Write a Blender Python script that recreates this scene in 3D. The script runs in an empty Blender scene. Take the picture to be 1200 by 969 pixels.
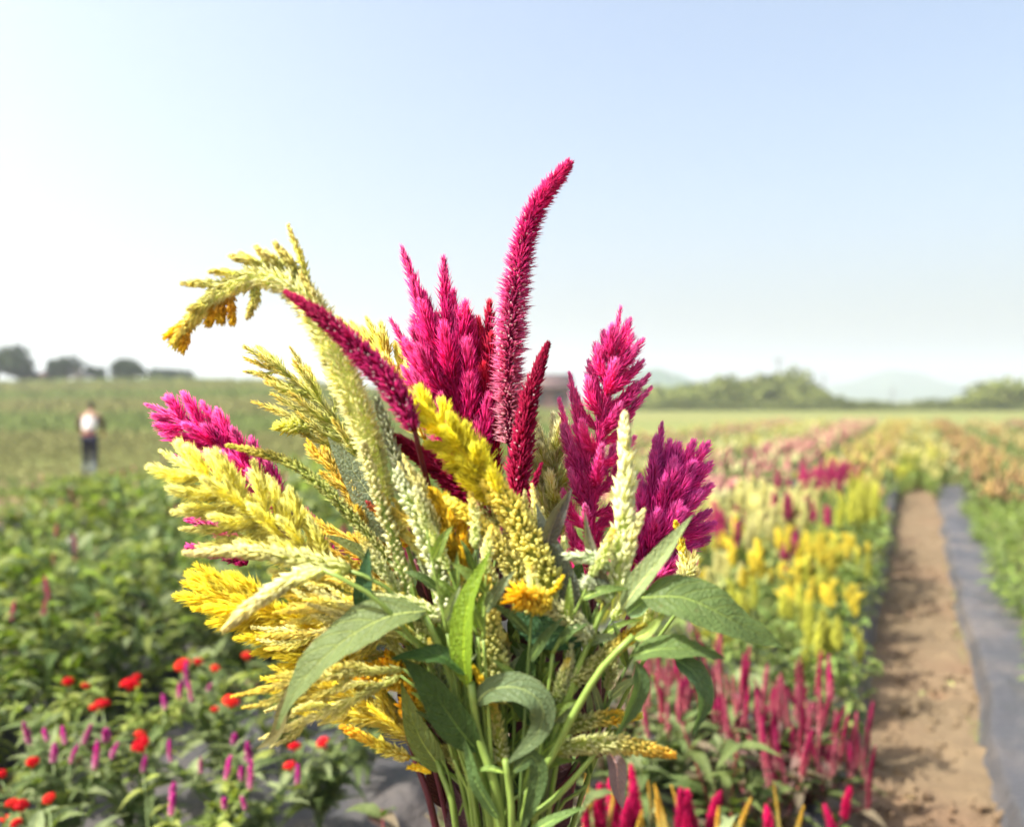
import bpy, math, random
import numpy as np
from mathutils import Vector, Matrix

R = math.radians
sc = bpy.context.scene
C = sc.collection

# ------------------------------------------------------------------ camera
CAM_H, FPX, HOR = 1.40, 1000.0, 470.0
cam_data = bpy.data.cameras.new("camera")
cam = bpy.data.objects.new("camera", cam_data)
C.objects.link(cam)
cam.location = (0, 0, CAM_H)
cam.rotation_euler = (R(90), 0, 0)
cam_data.sensor_width = 36.0
cam_data.lens = 30.0
cam_data.shift_y = -14.5 / 1200.0
cam_data.clip_start = 0.05
cam_data.clip_end = 8000
cam_data.dof.use_dof = True
cam_data.dof.focus_distance = 1.0
cam_data.dof.aperture_fstop = 2.55
sc.camera = cam

# ------------------------------------------------------------------ sky, sun, exposure
SUN_AZ, SUN_EL = -110.0, 51.0          # degrees from the view axis (negative = left), elevation
world = bpy.data.worlds.new("World")
sc.world = world
world.use_nodes = True
wn = world.node_tree
bg = wn.nodes["Background"]
sky = wn.nodes.new("ShaderNodeTexSky")
sky.sky_type = 'NISHITA'
sky.sun_disc = False
sky.sun_elevation = R(SUN_EL)
sky.sun_rotation = R(SUN_AZ)
sky.altitude = 0
sky.air_density = 1.15
sky.dust_density = 7.0
sky.ozone_density = 1.0
wn.links.new(sky.outputs[0], bg.inputs[0])
bg.inputs[1].default_value = 0.138
sun_data = bpy.data.lights.new("sun", 'SUN')
sun = bpy.data.objects.new("sun", sun_data)
C.objects.link(sun)
sun_data.energy = 5.0
sun_data.angle = R(0.6)
sun_data.color = (1.0, 0.95, 0.86)
sdir = Vector((math.sin(R(SUN_AZ)) * math.cos(R(SUN_EL)), math.cos(R(SUN_AZ)) * math.cos(R(SUN_EL)), math.sin(R(SUN_EL))))
sun.rotation_euler = sdir.to_track_quat('Z', 'Y').to_euler()
sun.location = (-20, 5, 30)
sc.view_settings.view_transform = 'Standard'
sc.view_settings.look = 'None'
sc.view_settings.exposure = 1.15
sc.view_settings.gamma = 1.0
sc.cycles.use_denoising = True
sc.cycles.max_bounces = 12
sc.cycles.diffuse_bounces = 8
sc.cycles.transmission_bounces = 8
sc.cycles.transparent_max_bounces = 8
sc.cycles.volume_bounces = 1

rng = np.random.default_rng(7)
random.seed(7)

# ------------------------------------------------------------------ placing helpers
def P(px, py, d):
    """world point at forward distance d for a direction measured on the photograph"""
    return np.array([(px - 600.0) / FPX * d, d, CAM_H - (py - HOR) / FPX * d])

ND = np.array([0.9033, -0.4290]); DD = np.array([0.4290, 0.9033])   # across and along the planted beds
def UV(u, v, z=0.0):
    return np.array([u * ND[0] + v * DD[0], u * ND[1] + v * DD[1], z])
def toUV(p):
    return float(p[0] * ND[0] + p[1] * ND[1]), float(p[0] * DD[0] + p[1] * DD[1])

def smooth(e0, e1, x):
    t = np.clip((x - e0) / (e1 - e0), 0, 1)
    return t * t * (3 - 2 * t)

def unit(a):
    return a / np.maximum(np.linalg.norm(a, axis=-1, keepdims=True), 1e-9)

def curve(pts, n=24):
    """Catmull-Rom through pts, resampled evenly to n points"""
    p = np.array(pts, float)
    if len(p) == 2:
        f = np.linspace(0, 1, n)[:, None]
        return p[0] * (1 - f) + p[1] * f
    q = np.vstack([2 * p[0] - p[1], p, 2 * p[-1] - p[-2]])
    out = []
    for i in range(1, len(q) - 2):
        t = np.linspace(0, 1, 16, endpoint=False)[:, None]
        a, b, c, d = q[i - 1], q[i], q[i + 1], q[i + 2]
        out.append(0.5 * (2 * b + (c - a) * t + (2 * a - 5 * b + 4 * c - d) * t ** 2 + (3 * b - a - 3 * c + d) * t ** 3))
    out.append(p[-1:])
    o = np.vstack(out)
    s = np.concatenate([[0], np.cumsum(np.linalg.norm(np.diff(o, axis=0), axis=1))])
    ss = np.linspace(0, s[-1], n)
    return np.stack([np.interp(ss, s, o[:, k]) for k in range(3)], 1)

def frames(pts):
    t = unit(np.gradient(pts, axis=0))
    a = np.array([0.31, 0.83, 0.46])
    n = unit(np.cross(t, a)); b = np.cross(t, n)
    return t, n, b

def at(pts, t):
    x = np.asarray(t) * (len(pts) - 1)
    i = np.clip(x.astype(int), 0, len(pts) - 2); f = (x - i)[:, None]
    return pts[i] * (1 - f) + pts[i + 1] * f

def ramp(stops, t):
    t = np.asarray(t, float)
    ts = [s[0] for s in stops]
    return np.stack([np.interp(t, ts, [s[1][k] for s in stops]) for k in range(3)], -1)

# ------------------------------------------------------------------ mesh collector
class Geo:
    def __init__(self):
        self.v, self.f, self.c, self.uv, self.n = [], [], [], [], 0
    def add(self, v, f, c, uv=None):
        v = np.asarray(v, float).reshape(-1, 3)
        self.v.append(v); self.f.append(np.asarray(f, int).reshape(-1, 3) + self.n)
        c = np.asarray(c, float)
        if c.ndim == 1: c = np.tile(c, (len(v), 1))
        self.c.append(c)
        self.uv.append(np.zeros((len(v), 3)) if uv is None else uv)
        self.n += len(v)
    def strands(self, p, d, L, W, c0, c1, mid=0.34):
        n = len(p); d = unit(d)
        a = unit(np.cross(d, unit(rng.normal(size=(n, 3))))); b = np.cross(d, a)
        L = np.broadcast_to(L, (n,))[:, None]; W = np.broadcast_to(W, (n,))[:, None] * 0.5
        m = p + d * L * mid
        vs = [p, m + a * W, m + (-0.5 * a + 0.866 * b) * W, m + (-0.5 * a - 0.866 * b) * W, p + d * L]
        v = np.stack(vs, 1).reshape(-1, 3)
        c0 = np.broadcast_to(c0, (n, 3)); c1 = np.broadcast_to(c1, (n, 3)); cm = c0 * 0.45 + c1 * 0.55
        c = np.stack([c0, cm, cm, cm, c1], 1).reshape(-1, 3)
        t = np.array([[0, 2, 1], [0, 3, 2], [0, 1, 3], [1, 2, 4], [2, 3, 4], [3, 1, 4]])
        f = (np.arange(n)[:, None, None] * 5 + t[None]).reshape(-1, 3)
        self.add(v, f, c)
    def beads(self, p, d, L, W, c0, c1):
        n = len(p); d = unit(d)
        a = unit(np.cross(d, unit(rng.normal(size=(n, 3))))); b = np.cross(d, a)
        L = np.broadcast_to(L, (n,))[:, None]; W = np.broadcast_to(W, (n,))[:, None] * 0.5
        vs = [p]
        for h, r in ((0.28, 0.92), (0.62, 0.85)):
            for k in range(6):
                an = math.pi * k / 3
                vs.append(p + d * L * h + (a * math.cos(an) + b * math.sin(an)) * W * r)
        vs.append(p + d * L)
        v = np.stack(vs, 1).reshape(-1, 3)
        c0 = np.broadcast_to(c0, (n, 3)); c1 = np.broadcast_to(c1, (n, 3))
        c = np.stack([c0] + [c0 * 0.7 + c1 * 0.3] * 6 + [c0 * 0.3 + c1 * 0.7] * 6 + [c1], 1).reshape(-1, 3)
        t = []
        for k in range(6):
            j = (k + 1) % 6
            t += [[0, 1 + j, 1 + k], [1 + k, 1 + j, 7 + j], [1 + k, 7 + j, 7 + k], [7 + k, 7 + j, 13]]
        f = (np.arange(n)[:, None, None] * 14 + np.array(t)[None]).reshape(-1, 3)
        self.add(v, f, c)
    def tube(self, pts, rad, col, sides=8, col2=None):
        pts = np.asarray(pts); n = len(pts); t, nn, bb = frames(pts)
        rad = np.broadcast_to(rad, (n,))
        an = np.linspace(0, 2 * math.pi, sides, endpoint=False)
        v = pts[:, None] + (np.cos(an)[None, :, None] * nn[:, None] + np.sin(an)[None, :, None] * bb[:, None]) * rad[:, None, None]
        v = np.concatenate([v.reshape(-1, 3), pts[:1], pts[-1:]])
        f = []
        for i in range(n - 1):
            for k in range(sides):
                j = (k + 1) % sides
                a, b, c, d = i * sides + k, i * sides + j, (i + 1) * sides + j, (i + 1) * sides + k
                f += [[a, b, c], [a, c, d]]
        e = n * sides
        for k in range(sides):
            j = (k + 1) % sides
            f += [[e, j, k], [e + 1, (n - 1) * sides + k, (n - 1) * sides + j]]
        col = np.asarray(col, float)
        if col2 is None: cc = np.tile(col, (len(v), 1))
        else:
            ff = np.repeat(np.linspace(0, 1, n), sides)[:, None]
            cc = np.vstack([col * (1 - ff) + np.asarray(col2) * ff, col[None], np.asarray(col2)[None]])
        self.add(v, f, cc)
    def leaf(self, pts, width, nhint, col, fold=0.25, wave=0.04, na=14, nc=6, seed=0, shape='lance', curl=0.0):
        pts = curve(pts, na + 1) if len(pts) != na + 1 else np.asarray(pts)
        t = unit(np.gradient(pts, axis=0))
        side = unit(np.cross(t, np.asarray(nhint, float)))
        nrm = np.cross(side, t)
        s = np.linspace(0, 1, na + 1)
        if shape == 'lance': w = np.sin(np.pi * s ** 0.72) ** 0.85 * (1 - 0.25 * s)
        else: w = np.sin(np.pi * s ** 0.6) ** 0.8
        w = np.maximum(w, 0.03); w = w / w.max() * width * 0.5
        q = np.linspace(-1, 1, nc + 1)
        r_ = np.random.default_rng(seed); ph = r_.uniform(0, 6, 3)
        S, Q = np.meshgrid(s, q, indexing='ij')
        lift = np.abs(Q) ** 1.3 * fold * w[:, None] * 1.0 + wave * width * np.sin(S * 17 + ph[0] + 2 * np.sign(Q)) * np.abs(Q) ** 1.5 \
            + wave * width * 0.9 * np.sin(S * 60 - np.abs(Q) * 12.5) * np.abs(Q) * (1 - np.abs(Q) * 0.5) - curl * width * Q * np.abs(Q)
        v = pts[:, None] + side[:, None] * (Q * w[:, None])[..., None] + nrm[:, None] * lift[..., None]
        f = []
        for i in range(na):
            for k in range(nc):
                a = i * (nc + 1) + k
                f += [[a, a + 1, a + nc + 2], [a, a + nc + 2, a + nc + 1]]
        uv = np.stack([Q, S, np.full_like(Q, r_.uniform())], -1).reshape(-1, 3)
        self.add(v.reshape(-1, 3), f, col, uv)
    def mesh(self, name, origin=(0, 0, 0)):
        v = np.vstack(self.v) - np.asarray(origin, float); f = np.vstack(self.f).astype(np.int32)
        me = bpy.data.meshes.new(name)
        me.vertices.add(len(v)); me.vertices.foreach_set("co", v.astype(np.float32).ravel())
        me.loops.add(f.size); me.loops.foreach_set("vertex_index", f.ravel())
        me.polygons.add(len(f)); me.polygons.foreach_set("loop_start", np.arange(0, f.size, 3, dtype=np.int32))
        me.polygons.foreach_set("use_smooth", np.ones(len(f), bool))
        me.update(calc_edges=True)
        a = me.attributes.new("Col", 'FLOAT_COLOR', 'POINT')
        c = np.ones((len(v), 4), np.float32); c[:, :3] = np.vstack(self.c); a.data.foreach_set("color", c.ravel())
        a = me.attributes.new("luv", 'FLOAT_VECTOR', 'POINT')
        a.data.foreach_set("vector", np.vstack(self.uv).astype(np.float32).ravel())
        return me

def link(name, me, mat, parent=None, kind=None):
    o = bpy.data.objects.new(name, me); C.objects.link(o)
    if mat is not None and not me.materials: me.materials.append(mat)
    if parent is not None: o.parent = parent
    if kind: o["kind"] = kind
    return o

def thing(name, loc, label, cat, group=None):
    o = bpy.data.objects.new(name, None); C.objects.link(o)
    o.empty_display_size = 0.05
    o.location = loc; o["label"] = label; o["category"] = cat
    if group: o["group"] = group
    return o

def tag(o, label, cat, group=None):
    o["label"] = label; o["category"] = cat
    if group: o["group"] = group
    return o

# ------------------------------------------------------------------ materials
def new_mat(name):
    m = bpy.data.materials.new(name); m.use_nodes = True
    nt = m.node_tree; b = nt.nodes["Principled BSDF"]
    return m, nt, b, nt.nodes["Material Output"]

def nd(nt, typ, **kw):
    n = nt.nodes.new(typ)
    for k, v in kw.items(): setattr(n, k, v)
    return n

def math_(nt, op, a, b=None, clamp=False):
    n = nd(nt, "ShaderNodeMath", operation=op, use_clamp=clamp)
    for i, x in enumerate((a, b)):
        if x is None: continue
        if isinstance(x, (int, float)): n.inputs[i].default_value = x
        else: nt.links.new(x, n.inputs[i])
    return n.outputs[0]

def mixc(nt, fac, a, b, blend='MIX'):
    n = nd(nt, "ShaderNodeMix", data_type='RGBA', blend_type=blend)
    for i, x in ((0, fac), (6, a), (7, b)):
        if isinstance(x, (int, float)): n.inputs[i].default_value = x
        elif isinstance(x, (tuple, list)): n.inputs[i].default_value = (*x[:3], 1)
        else: nt.links.new(x, n.inputs[i])
    return n.outputs[2]

def petal_mat(name, transl=0.35, rough=0.5, spec=0.35, tint=(1, 1, 1), noise=60.0, amount=0.5):
    m, nt, b, out = new_mat(name)
    at_ = nd(nt, "ShaderNodeAttribute", attribute_name="Col")
    tc = nd(nt, "ShaderNodeTexCoord")
    nz = nd(nt, "ShaderNodeTexNoise"); nz.inputs["Scale"].default_value = noise; nz.inputs["Detail"].default_value = 3
    nt.links.new(tc.outputs["Object"], nz.inputs["Vector"])
    val = math_(nt, 'MULTIPLY_ADD', nz.outputs[0], amount * 2); nt.nodes[-1].inputs[2].default_value = 1 - amount
    oi = nd(nt, "ShaderNodeObjectInfo")
    v2 = math_(nt, 'MULTIPLY_ADD', oi.outputs["Random"], 0.3); nt.nodes[-1].inputs[2].default_value = 0.85
    val = math_(nt, 'MULTIPLY', val, v2)
    comb = nd(nt, "ShaderNodeCombineColor")
    for i in range(3): nt.links.new(val, comb.inputs[i])
    col = mixc(nt, 1.0, at_.outputs["Color"], comb.outputs[0], 'MULTIPLY')
    nt.links.new(col, b.inputs["Base Color"])
    b.inputs["Roughness"].default_value = rough
    b.inputs["Specular IOR Level"].default_value = spec
    tr = nd(nt, "ShaderNodeBsdfTranslucent"); nt.links.new(col, tr.inputs[0])
    ms = nd(nt, "ShaderNodeMixShader"); ms.inputs[0].default_value = transl
    nt.links.new(b.outputs[0], ms.inputs[1]); nt.links.new(tr.outputs[0], ms.inputs[2])
    nt.links.new(ms.outputs[0], out.inputs[0])
    return m

def leaf_mat(name, transl=0.3, rough=0.5, spec=0.22, veins=True):
    m, nt, b, out = new_mat(name)
    at_ = nd(nt, "ShaderNodeAttribute", attribute_name="Col")
    uv = nd(nt, "ShaderNodeAttribute", attribute_name="luv")
    sp = nd(nt, "ShaderNodeSeparateXYZ"); nt.links.new(uv.outputs["Vector"], sp.inputs[0])
    au = math_(nt, 'ABSOLUTE', sp.outputs[0])
    rib = math_(nt, 'SUBTRACT', 1.0, math_(nt, 'MULTIPLY', au, 16.0), True)
    # side veins sweep forward from the midrib
    x = math_(nt, 'SUBTRACT', math_(nt, 'MULTIPLY', sp.outputs[1], 9.5), math_(nt, 'MULTIPLY', math_(nt, 'POWER', au, 1.4), 2.0))
    fr = math_(nt, 'ABSOLUTE', math_(nt, 'SUBTRACT', math_(nt, 'FRACT', x), 0.5))
    vein = math_(nt, 'MULTIPLY', math_(nt, 'SUBTRACT', 1.0, math_(nt, 'MULTIPLY', fr, 9.0), True), 0.55)
    vv = math_(nt, 'MAXIMUM', rib, vein)
    tc = nd(nt, "ShaderNodeTexCoord")
    nz = nd(nt, "ShaderNodeTexNoise"); nz.inputs["Scale"].default_value = 35.0; nz.inputs["Detail"].default_value = 6
    nt.links.new(tc.outputs["Object"], nz.inputs["Vector"])
    oi = nd(nt, "ShaderNodeObjectInfo")
    val = math_(nt, 'ADD', math_(nt, 'MULTIPLY', nz.outputs[0], 0.7), math_(nt, 'MULTIPLY', oi.outputs["Random"], 0.5))
    val = math_(nt, 'ADD', val, 0.4)
    comb = nd(nt, "ShaderNodeCombineColor")
    for i in range(3): nt.links.new(val, comb.inputs[i])
    col = mixc(nt, 1.0, at_.outputs["Color"], comb.outputs[0], 'MULTIPLY')
    light = mixc(nt, 1.0, col, (2.1, 1.85, 1.5), 'MULTIPLY')
    if veins: col = mixc(nt, vv, col, light)
    spot = nd(nt, "ShaderNodeTexNoise"); spot.inputs["Scale"].default_value = 140.0
    nt.links.new(tc.outputs["Object"], spot.inputs["Vector"])
    sm = math_(nt, 'MULTIPLY', math_(nt, 'SUBTRACT', spot.outputs[0], 0.68, True), 4.0, True)
    col = mixc(nt, sm, col, (0.16, 0.12, 0.05))
    edge = math_(nt, 'MULTIPLY', math_(nt, 'SUBTRACT', math_(nt, 'ADD', au, math_(nt, 'MULTIPLY', nz.outputs[0], 0.35)), 1.16, True), 9.0, True)
    col = mixc(nt, edge, col, (0.20, 0.13, 0.05))
    vor = nd(nt, "ShaderNodeTexVoronoi"); vor.feature = 'DISTANCE_TO_EDGE'; vor.inputs["Scale"].default_value = 230.0
    nt.links.new(tc.outputs["Object"], vor.inputs["Vector"])
    net = math_(nt, 'MULTIPLY', vor.outputs[0], 3.0, True)
    nt.links.new(col, b.inputs["Base Color"])
    b.inputs["Roughness"].default_value = rough
    b.inputs["Specular IOR Level"].default_value = spec
    bp = nd(nt, "ShaderNodeBump"); bp.inputs["Strength"].default_value = 0.7; bp.inputs["Distance"].default_value = 0.003
    hh = math_(nt, 'ADD', math_(nt, 'SUBTRACT', math_(nt, 'MULTIPLY', nz.outputs[0], 0.8), vv), math_(nt, 'MULTIPLY', net, 0.3))
    nt.links.new(hh, bp.inputs["Height"]); nt.links.new(bp.outputs[0], b.inputs["Normal"])
    tr = nd(nt, "ShaderNodeBsdfTranslucent")
    tcol = mixc(nt, 1.0, col, (1.3, 1.35, 0.5), 'MULTIPLY'); nt.links.new(tcol, tr.inputs[0])
    ms = nd(nt, "ShaderNodeMixShader"); ms.inputs[0].default_value = transl
    nt.links.new(b.outputs[0], ms.inputs[1]); nt.links.new(tr.outputs[0], ms.inputs[2])
    nt.links.new(ms.outputs[0], out.inputs[0])
    return m

def plain_mat(name, col, rough=0.6, noise=8.0, amount=0.35, spec=0.3, bump=0.0, bdist=0.01):
    m, nt, b, out = new_mat(name)
    tc = nd(nt, "ShaderNodeTexCoord")
    nz = nd(nt, "ShaderNodeTexNoise"); nz.inputs["Scale"].default_value = noise; nz.inputs["Detail"].default_value = 7
    nt.links.new(tc.outputs["Object"], nz.inputs["Vector"])
    c = mixc(nt, nz.outputs[0], tuple(x * (1 - amount) for x in col), tuple(min(1, x * (1 + amount)) for x in col))
    nt.links.new(c, b.inputs["Base Color"])
    b.inputs["Roughness"].default_value = rough; b.inputs["Specular IOR Level"].default_value = spec
    if bump:
        bp = nd(nt, "ShaderNodeBump"); bp.inputs["Strength"].default_value = bump; bp.inputs["Distance"].default_value = bdist
        nt.links.new(nz.outputs[0], bp.inputs["Height"]); nt.links.new(bp.outputs[0], b.inputs["Normal"])
    return m

M_PETAL = petal_mat("petal", 0.64, 0.6, 0.2, amount=0.35)
M_BUD = petal_mat("bud", 0.38, 0.55, 0.3)
M_LEAF = leaf_mat("leaf")
M_STEM = petal_mat("stem", 0.06, 0.42, 0.4, noise=90.0, amount=0.25)
M_FOL = leaf_mat("foliage", 0.32, 0.55, 0.2, veins=True)
M_FAR = petal_mat("far_flowers", 0.25, 0.7, 0.1, noise=0.8, amount=0.3)

# ------------------------------------------------------------------ terrain
def H(x, y):
    x = np.asarray(x, float); y = np.asarray(y, float)
    az = x / np.maximum(y, 1.0)
    rise = smooth(24, 118, y) * smooth(0.10, -0.28, az)
    h = 3.7 * rise + 0.25 * rise * np.sin(x * 0.11) * np.sin(y * 0.07)
    fall = smooth(135, 260, y)
    return h * (1 - 0.5 * fall)

def grid_mesh(name, X, Y, Z, colf=None):
    nx, ny = X.shape
    v = np.stack([X, Y, Z], -1).reshape(-1, 3)
    i, j = np.meshgrid(np.arange(nx - 1), np.arange(ny - 1), indexing='ij')
    a = (i * ny + j).ravel(); b = a + ny; c = b + 1; d = a + 1
    f = np.concatenate([np.stack([a, b, c], 1), np.stack([a, c, d], 1)])
    n0 = np.cross(v[f[0, 1]] - v[f[0, 0]], v[f[0, 2]] - v[f[0, 0]])
    if n0[2] < 0: f = f[:, ::-1]
    g = Geo(); g.add(v, f, (0.2, 0.2, 0.2) if colf is None else colf)
    return g.mesh(name)

# ground sheet: fine near the camera, coarse to the horizon
gx = np.concatenate([-np.geomspace(3500, 30, 50), np.linspace(-29, 29, 60), np.geomspace(30, 3500, 50)])
gy = np.concatenate([-np.geomspace(600, 4, 14), np.linspace(-3, 30, 60), np.geomspace(31, 4500, 110)])
GX, GY = np.meshgrid(gx, gy, indexing='ij')
me = grid_mesh("ground", GX, GY, H(GX, GY) - 0.012)
m, nt, b, out = new_mat("field_ground")
tc = nd(nt, "ShaderNodeTexCoord")
mp = nd(nt, "ShaderNodeMapping"); mp.inputs["Scale"].default_value = (0.02, 0.11, 0.1)
nt.links.new(tc.outputs["Object"], mp.inputs[0])
nz = nd(nt, "ShaderNodeTexNoise"); nz.inputs["Scale"].default_value = 1.0; nz.inputs["Detail"].default_value = 5
nt.links.new(mp.outputs[0], nz.inputs["Vector"])
cr = nd(nt, "ShaderNodeValToRGB"); nt.links.new(nz.outputs[0], cr.inputs[0])
e = cr.color_ramp.elements
e[0].position = 0.32; e[0].color = (0.11, 0.145, 0.045, 1)
e[1].position = 0.68; e[1].color = (0.185, 0.165, 0.07, 1)
x = e.new(0.45); x.color = (0.15, 0.175, 0.055, 1)
x = e.new(0.56); x.color = (0.165, 0.175, 0.06, 1)
nf = nd(nt, "ShaderNodeTexNoise"); nf.inputs["Scale"].default_value = 2.2; nf.inputs["Detail"].default_value = 8
nt.links.new(tc.outputs["Object"], nf.inputs["Vector"])
soil = mixc(nt, nf.outputs[0], (0.15, 0.095, 0.055), (0.30, 0.20, 0.12))
sx = nd(nt, "ShaderNodeSeparateXYZ"); nt.links.new(tc.outputs["Object"], sx.inputs[0])
nearf = math_(nt, 'MULTIPLY', math_(nt, 'SUBTRACT', sx.outputs[1], 13.0), 0.25, True)
c2 = mixc(nt, nearf, soil, cr.outputs[0])
sh = mixc(nt, nf.outputs[0], (0.6, 0.6, 0.6), (1.35, 1.35, 1.35))
c2 = mixc(nt, 1.0, c2, sh, 'MULTIPLY')
nt.links.new(c2, b.inputs["Base Color"]); b.inputs["Roughness"].default_value = 0.95; b.inputs["Specular IOR Level"].default_value = 0.1
bp = nd(nt, "ShaderNodeBump"); bp.inputs["Strength"].default_value = 0.7; bp.inputs["Distance"].default_value = 0.08
nt.links.new(nf.outputs[0], bp.inputs["Height"]); nt.links.new(bp.outputs[0], b.inputs["Normal"])
link("ground", me, m)["kind"] = "structure"

# soil path between the beds
def vnoise(x, y, s, seed):
    r_ = np.random.default_rng(seed); o = np.zeros_like(x)
    for k in range(5):
        a, p1, p2 = r_.uniform(0, 6.28, 3); f = s * 1.7 ** k
        o += np.sin(x * f * math.cos(a) + y * f * math.sin(a) + p1) * np.sin(-x * f * math.sin(a) * 0.9 + y * f * math.cos(a) + p2) / 1.6 ** k
    return o
us = np.linspace(-0.36, 0.40, 60); vs = np.concatenate([np.linspace(-1.5, 9, 700), np.linspace(9.1, 15.2, 60)])
Ug, Vg = np.meshgrid(us, vs, indexing='ij')
Z = 0.012 + 0.010 * vnoise(Ug, Vg, 4, 1) + 0.006 * np.maximum(0, vnoise(Ug, Vg, 14, 2)) ** 2 + 0.003 * vnoise(Ug, Vg, 30, 3) \
    - 0.022 * sum(np.exp(-(((Ug - fu) / .045) ** 2 + ((Vg - fv) / .12) ** 2) ** 2) for fu, fv in [(-.06, 2.6), (.09, 2.95), (-.05, 3.3), (.1, 3.7), (-.04, 4.15), (.08, 4.6), (-.07, 5.1), (.1, 5.6), (-.05, 6.2)]) \
    + 0.05 * smooth(-0.13, -0.30, Ug) * (0.6 + 0.4 * np.sin(Vg * 3.1))
Xp = Ug * ND[0] + Vg * DD[0]; Yp = Ug * ND[1] + Vg * DD[1]
me = grid_mesh("path", Xp, Yp, Z + 0.004)
m, nt, b, out = new_mat("path_soil")
tc = nd(nt, "ShaderNodeTexCoord")
n1 = nd(nt, "ShaderNodeTexNoise"); n1.inputs["Scale"].default_value = 3.0; n1.inputs["Detail"].default_value = 10
n2 = nd(nt, "ShaderNodeTexNoise"); n2.inputs["Scale"].default_value = 40.0; n2.inputs["Detail"].default_value = 6
for n_ in (n1, n2): nt.links.new(tc.outputs["Object"], n_.inputs["Vector"])
c = mixc(nt, n1.outputs[0], (0.115, 0.084, 0.05), (0.19, 0.143, 0.088))
nd_ = nd(nt, 'ShaderNodeTexNoise'); nd_.inputs['Scale'].default_value = 1.1; nd_.inputs['Detail'].default_value = 5
nt.links.new(tc.outputs['Object'], nd_.inputs['Vector'])
c = mixc(nt, math_(nt, 'MULTIPLY', math_(nt, 'SUBTRACT', nd_.outputs[0], .5, True), 4.0, True), c, (0.15, 0.095, 0.06))
c = mixc(nt, 1.0, c, mixc(nt, n2.outputs[0], (0.75, 0.75, 0.75), (1.2, 1.2, 1.2)), 'MULTIPLY')
nt.links.new(c, b.inputs["Base Color"]); b.inputs["Roughness"].default_value = 0.95; b.inputs["Specular IOR Level"].default_value = 0.1
bp = nd(nt, "ShaderNodeBump"); bp.inputs["Strength"].default_value = 0.8; bp.inputs["Distance"].default_value = 0.01
nt.links.new(n2.outputs[0], bp.inputs["Height"]); nt.links.new(bp.outputs[0], b.inputs["Normal"])
link("path", me, m)["kind"] = "structure"
M_SOIL = m

# plastic mulch over raised beds
def mulch_mat():
    m, nt, b, out = new_mat("mulch_plastic")
    tc = nd(nt, "ShaderNodeTexCoord")
    n1 = nd(nt, "ShaderNodeTexNoise"); n1.inputs["Scale"].default_value = 2.5; n1.inputs["Detail"].default_value = 8
    n2 = nd(nt, "ShaderNodeTexNoise"); n2.inputs["Scale"].default_value = 11.0; n2.inputs["Detail"].default_value = 4; n2.inputs["Distortion"].default_value = 1.5
    wv = nd(nt, "ShaderNodeTexNoise"); wv.inputs["Scale"].default_value = 260.0
    for n_ in (n1, n2, wv): nt.links.new(tc.outputs["Object"], n_.inputs["Vector"])
    dust = math_(nt, 'MULTIPLY', math_(nt, 'SUBTRACT', n1.outputs[0], 0.47, True), 4.0, True)
    c = mixc(nt, math_(nt, 'MULTIPLY', dust, 0.6), (0.058, 0.058, 0.063), (0.16, 0.135, 0.115))
    nt.links.new(c, b.inputs["Base Color"])
    b.inputs["Roughness"].default_value = 0.45; b.inputs["Specular IOR Level"].default_value = 0.3
    bp = nd(nt, "ShaderNodeBump"); bp.inputs["Strength"].default_value = 0.6; bp.inputs["Distance"].default_value = 0.03
    hh = math_(nt, 'ADD', n2.outputs[0], math_(nt, 'MULTIPLY', wv.outputs[0], 0.04))
    nt.links.new(hh, bp.inputs["Height"]); nt.links.new(bp.outputs[0], b.inputs["Normal"])
    return m
M_MULCH = mulch_mat()
BED_TOP = 0.10
def bed_sheet(u0, u1, v0, v1, h, seed, edge=0.09):
    us = np.concatenate([np.linspace(u0, u0 + edge, 7), np.linspace(u0 + edge, u1 - edge, 26)[1:-1], np.linspace(u1 - edge, u1, 7)])
    vs = np.arange(v0, v1, 0.06 if v1 - v0 < 20 else 0.15)
    Ug, Vg = np.meshgrid(us, vs, indexing='ij')
    prof = smooth(u0, u0 + edge, Ug) * smooth(u1, u1 - edge, Ug)
    wob = 0.018 * vnoise(Ug * 0.4, Vg, 2.2, seed + 5)
    Z = h * prof + (0.008 * vnoise(Ug, Vg, 7, seed) + 0.010 * np.maximum(0, vnoise(Ug * 2, Vg * 0.6, 9, seed + 1))) * (0.35 + 0.65 * prof) + 0.022
    Ug = Ug + wob
    X = Ug * ND[0] + Vg * DD[0]; Y = Ug * ND[1] + Vg * DD[1]
    o = link("plastic_mulch", grid_mesh("plastic_mulch", X, Y, Z), M_MULCH); o["kind"] = "structure"
    return o
bed_sheet(-1.30, -0.215, -1, 15.2, 0.15, 11, 0.05)
bed_sheet(-2.82, -1.38, -1, 24, BED_TOP * 0.8, 12, 0.12)
bed_sheet(-4.35, -3.10, -3, 24, BED_TOP, 13)
bed_sheet(0.235, 0.74, -1, 15.2, 0.06, 14, 0.06)
for k in range(3): bed_sheet(1.85 + 1.55 * k, 2.95 + 1.55 * k, 4, 15, 0.07, 20 + k)
for k in range(3): bed_sheet(-5.85 - 1.5 * k, -4.75 - 1.5 * k, -3, 20, 0.08, 30 + k)

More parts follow.
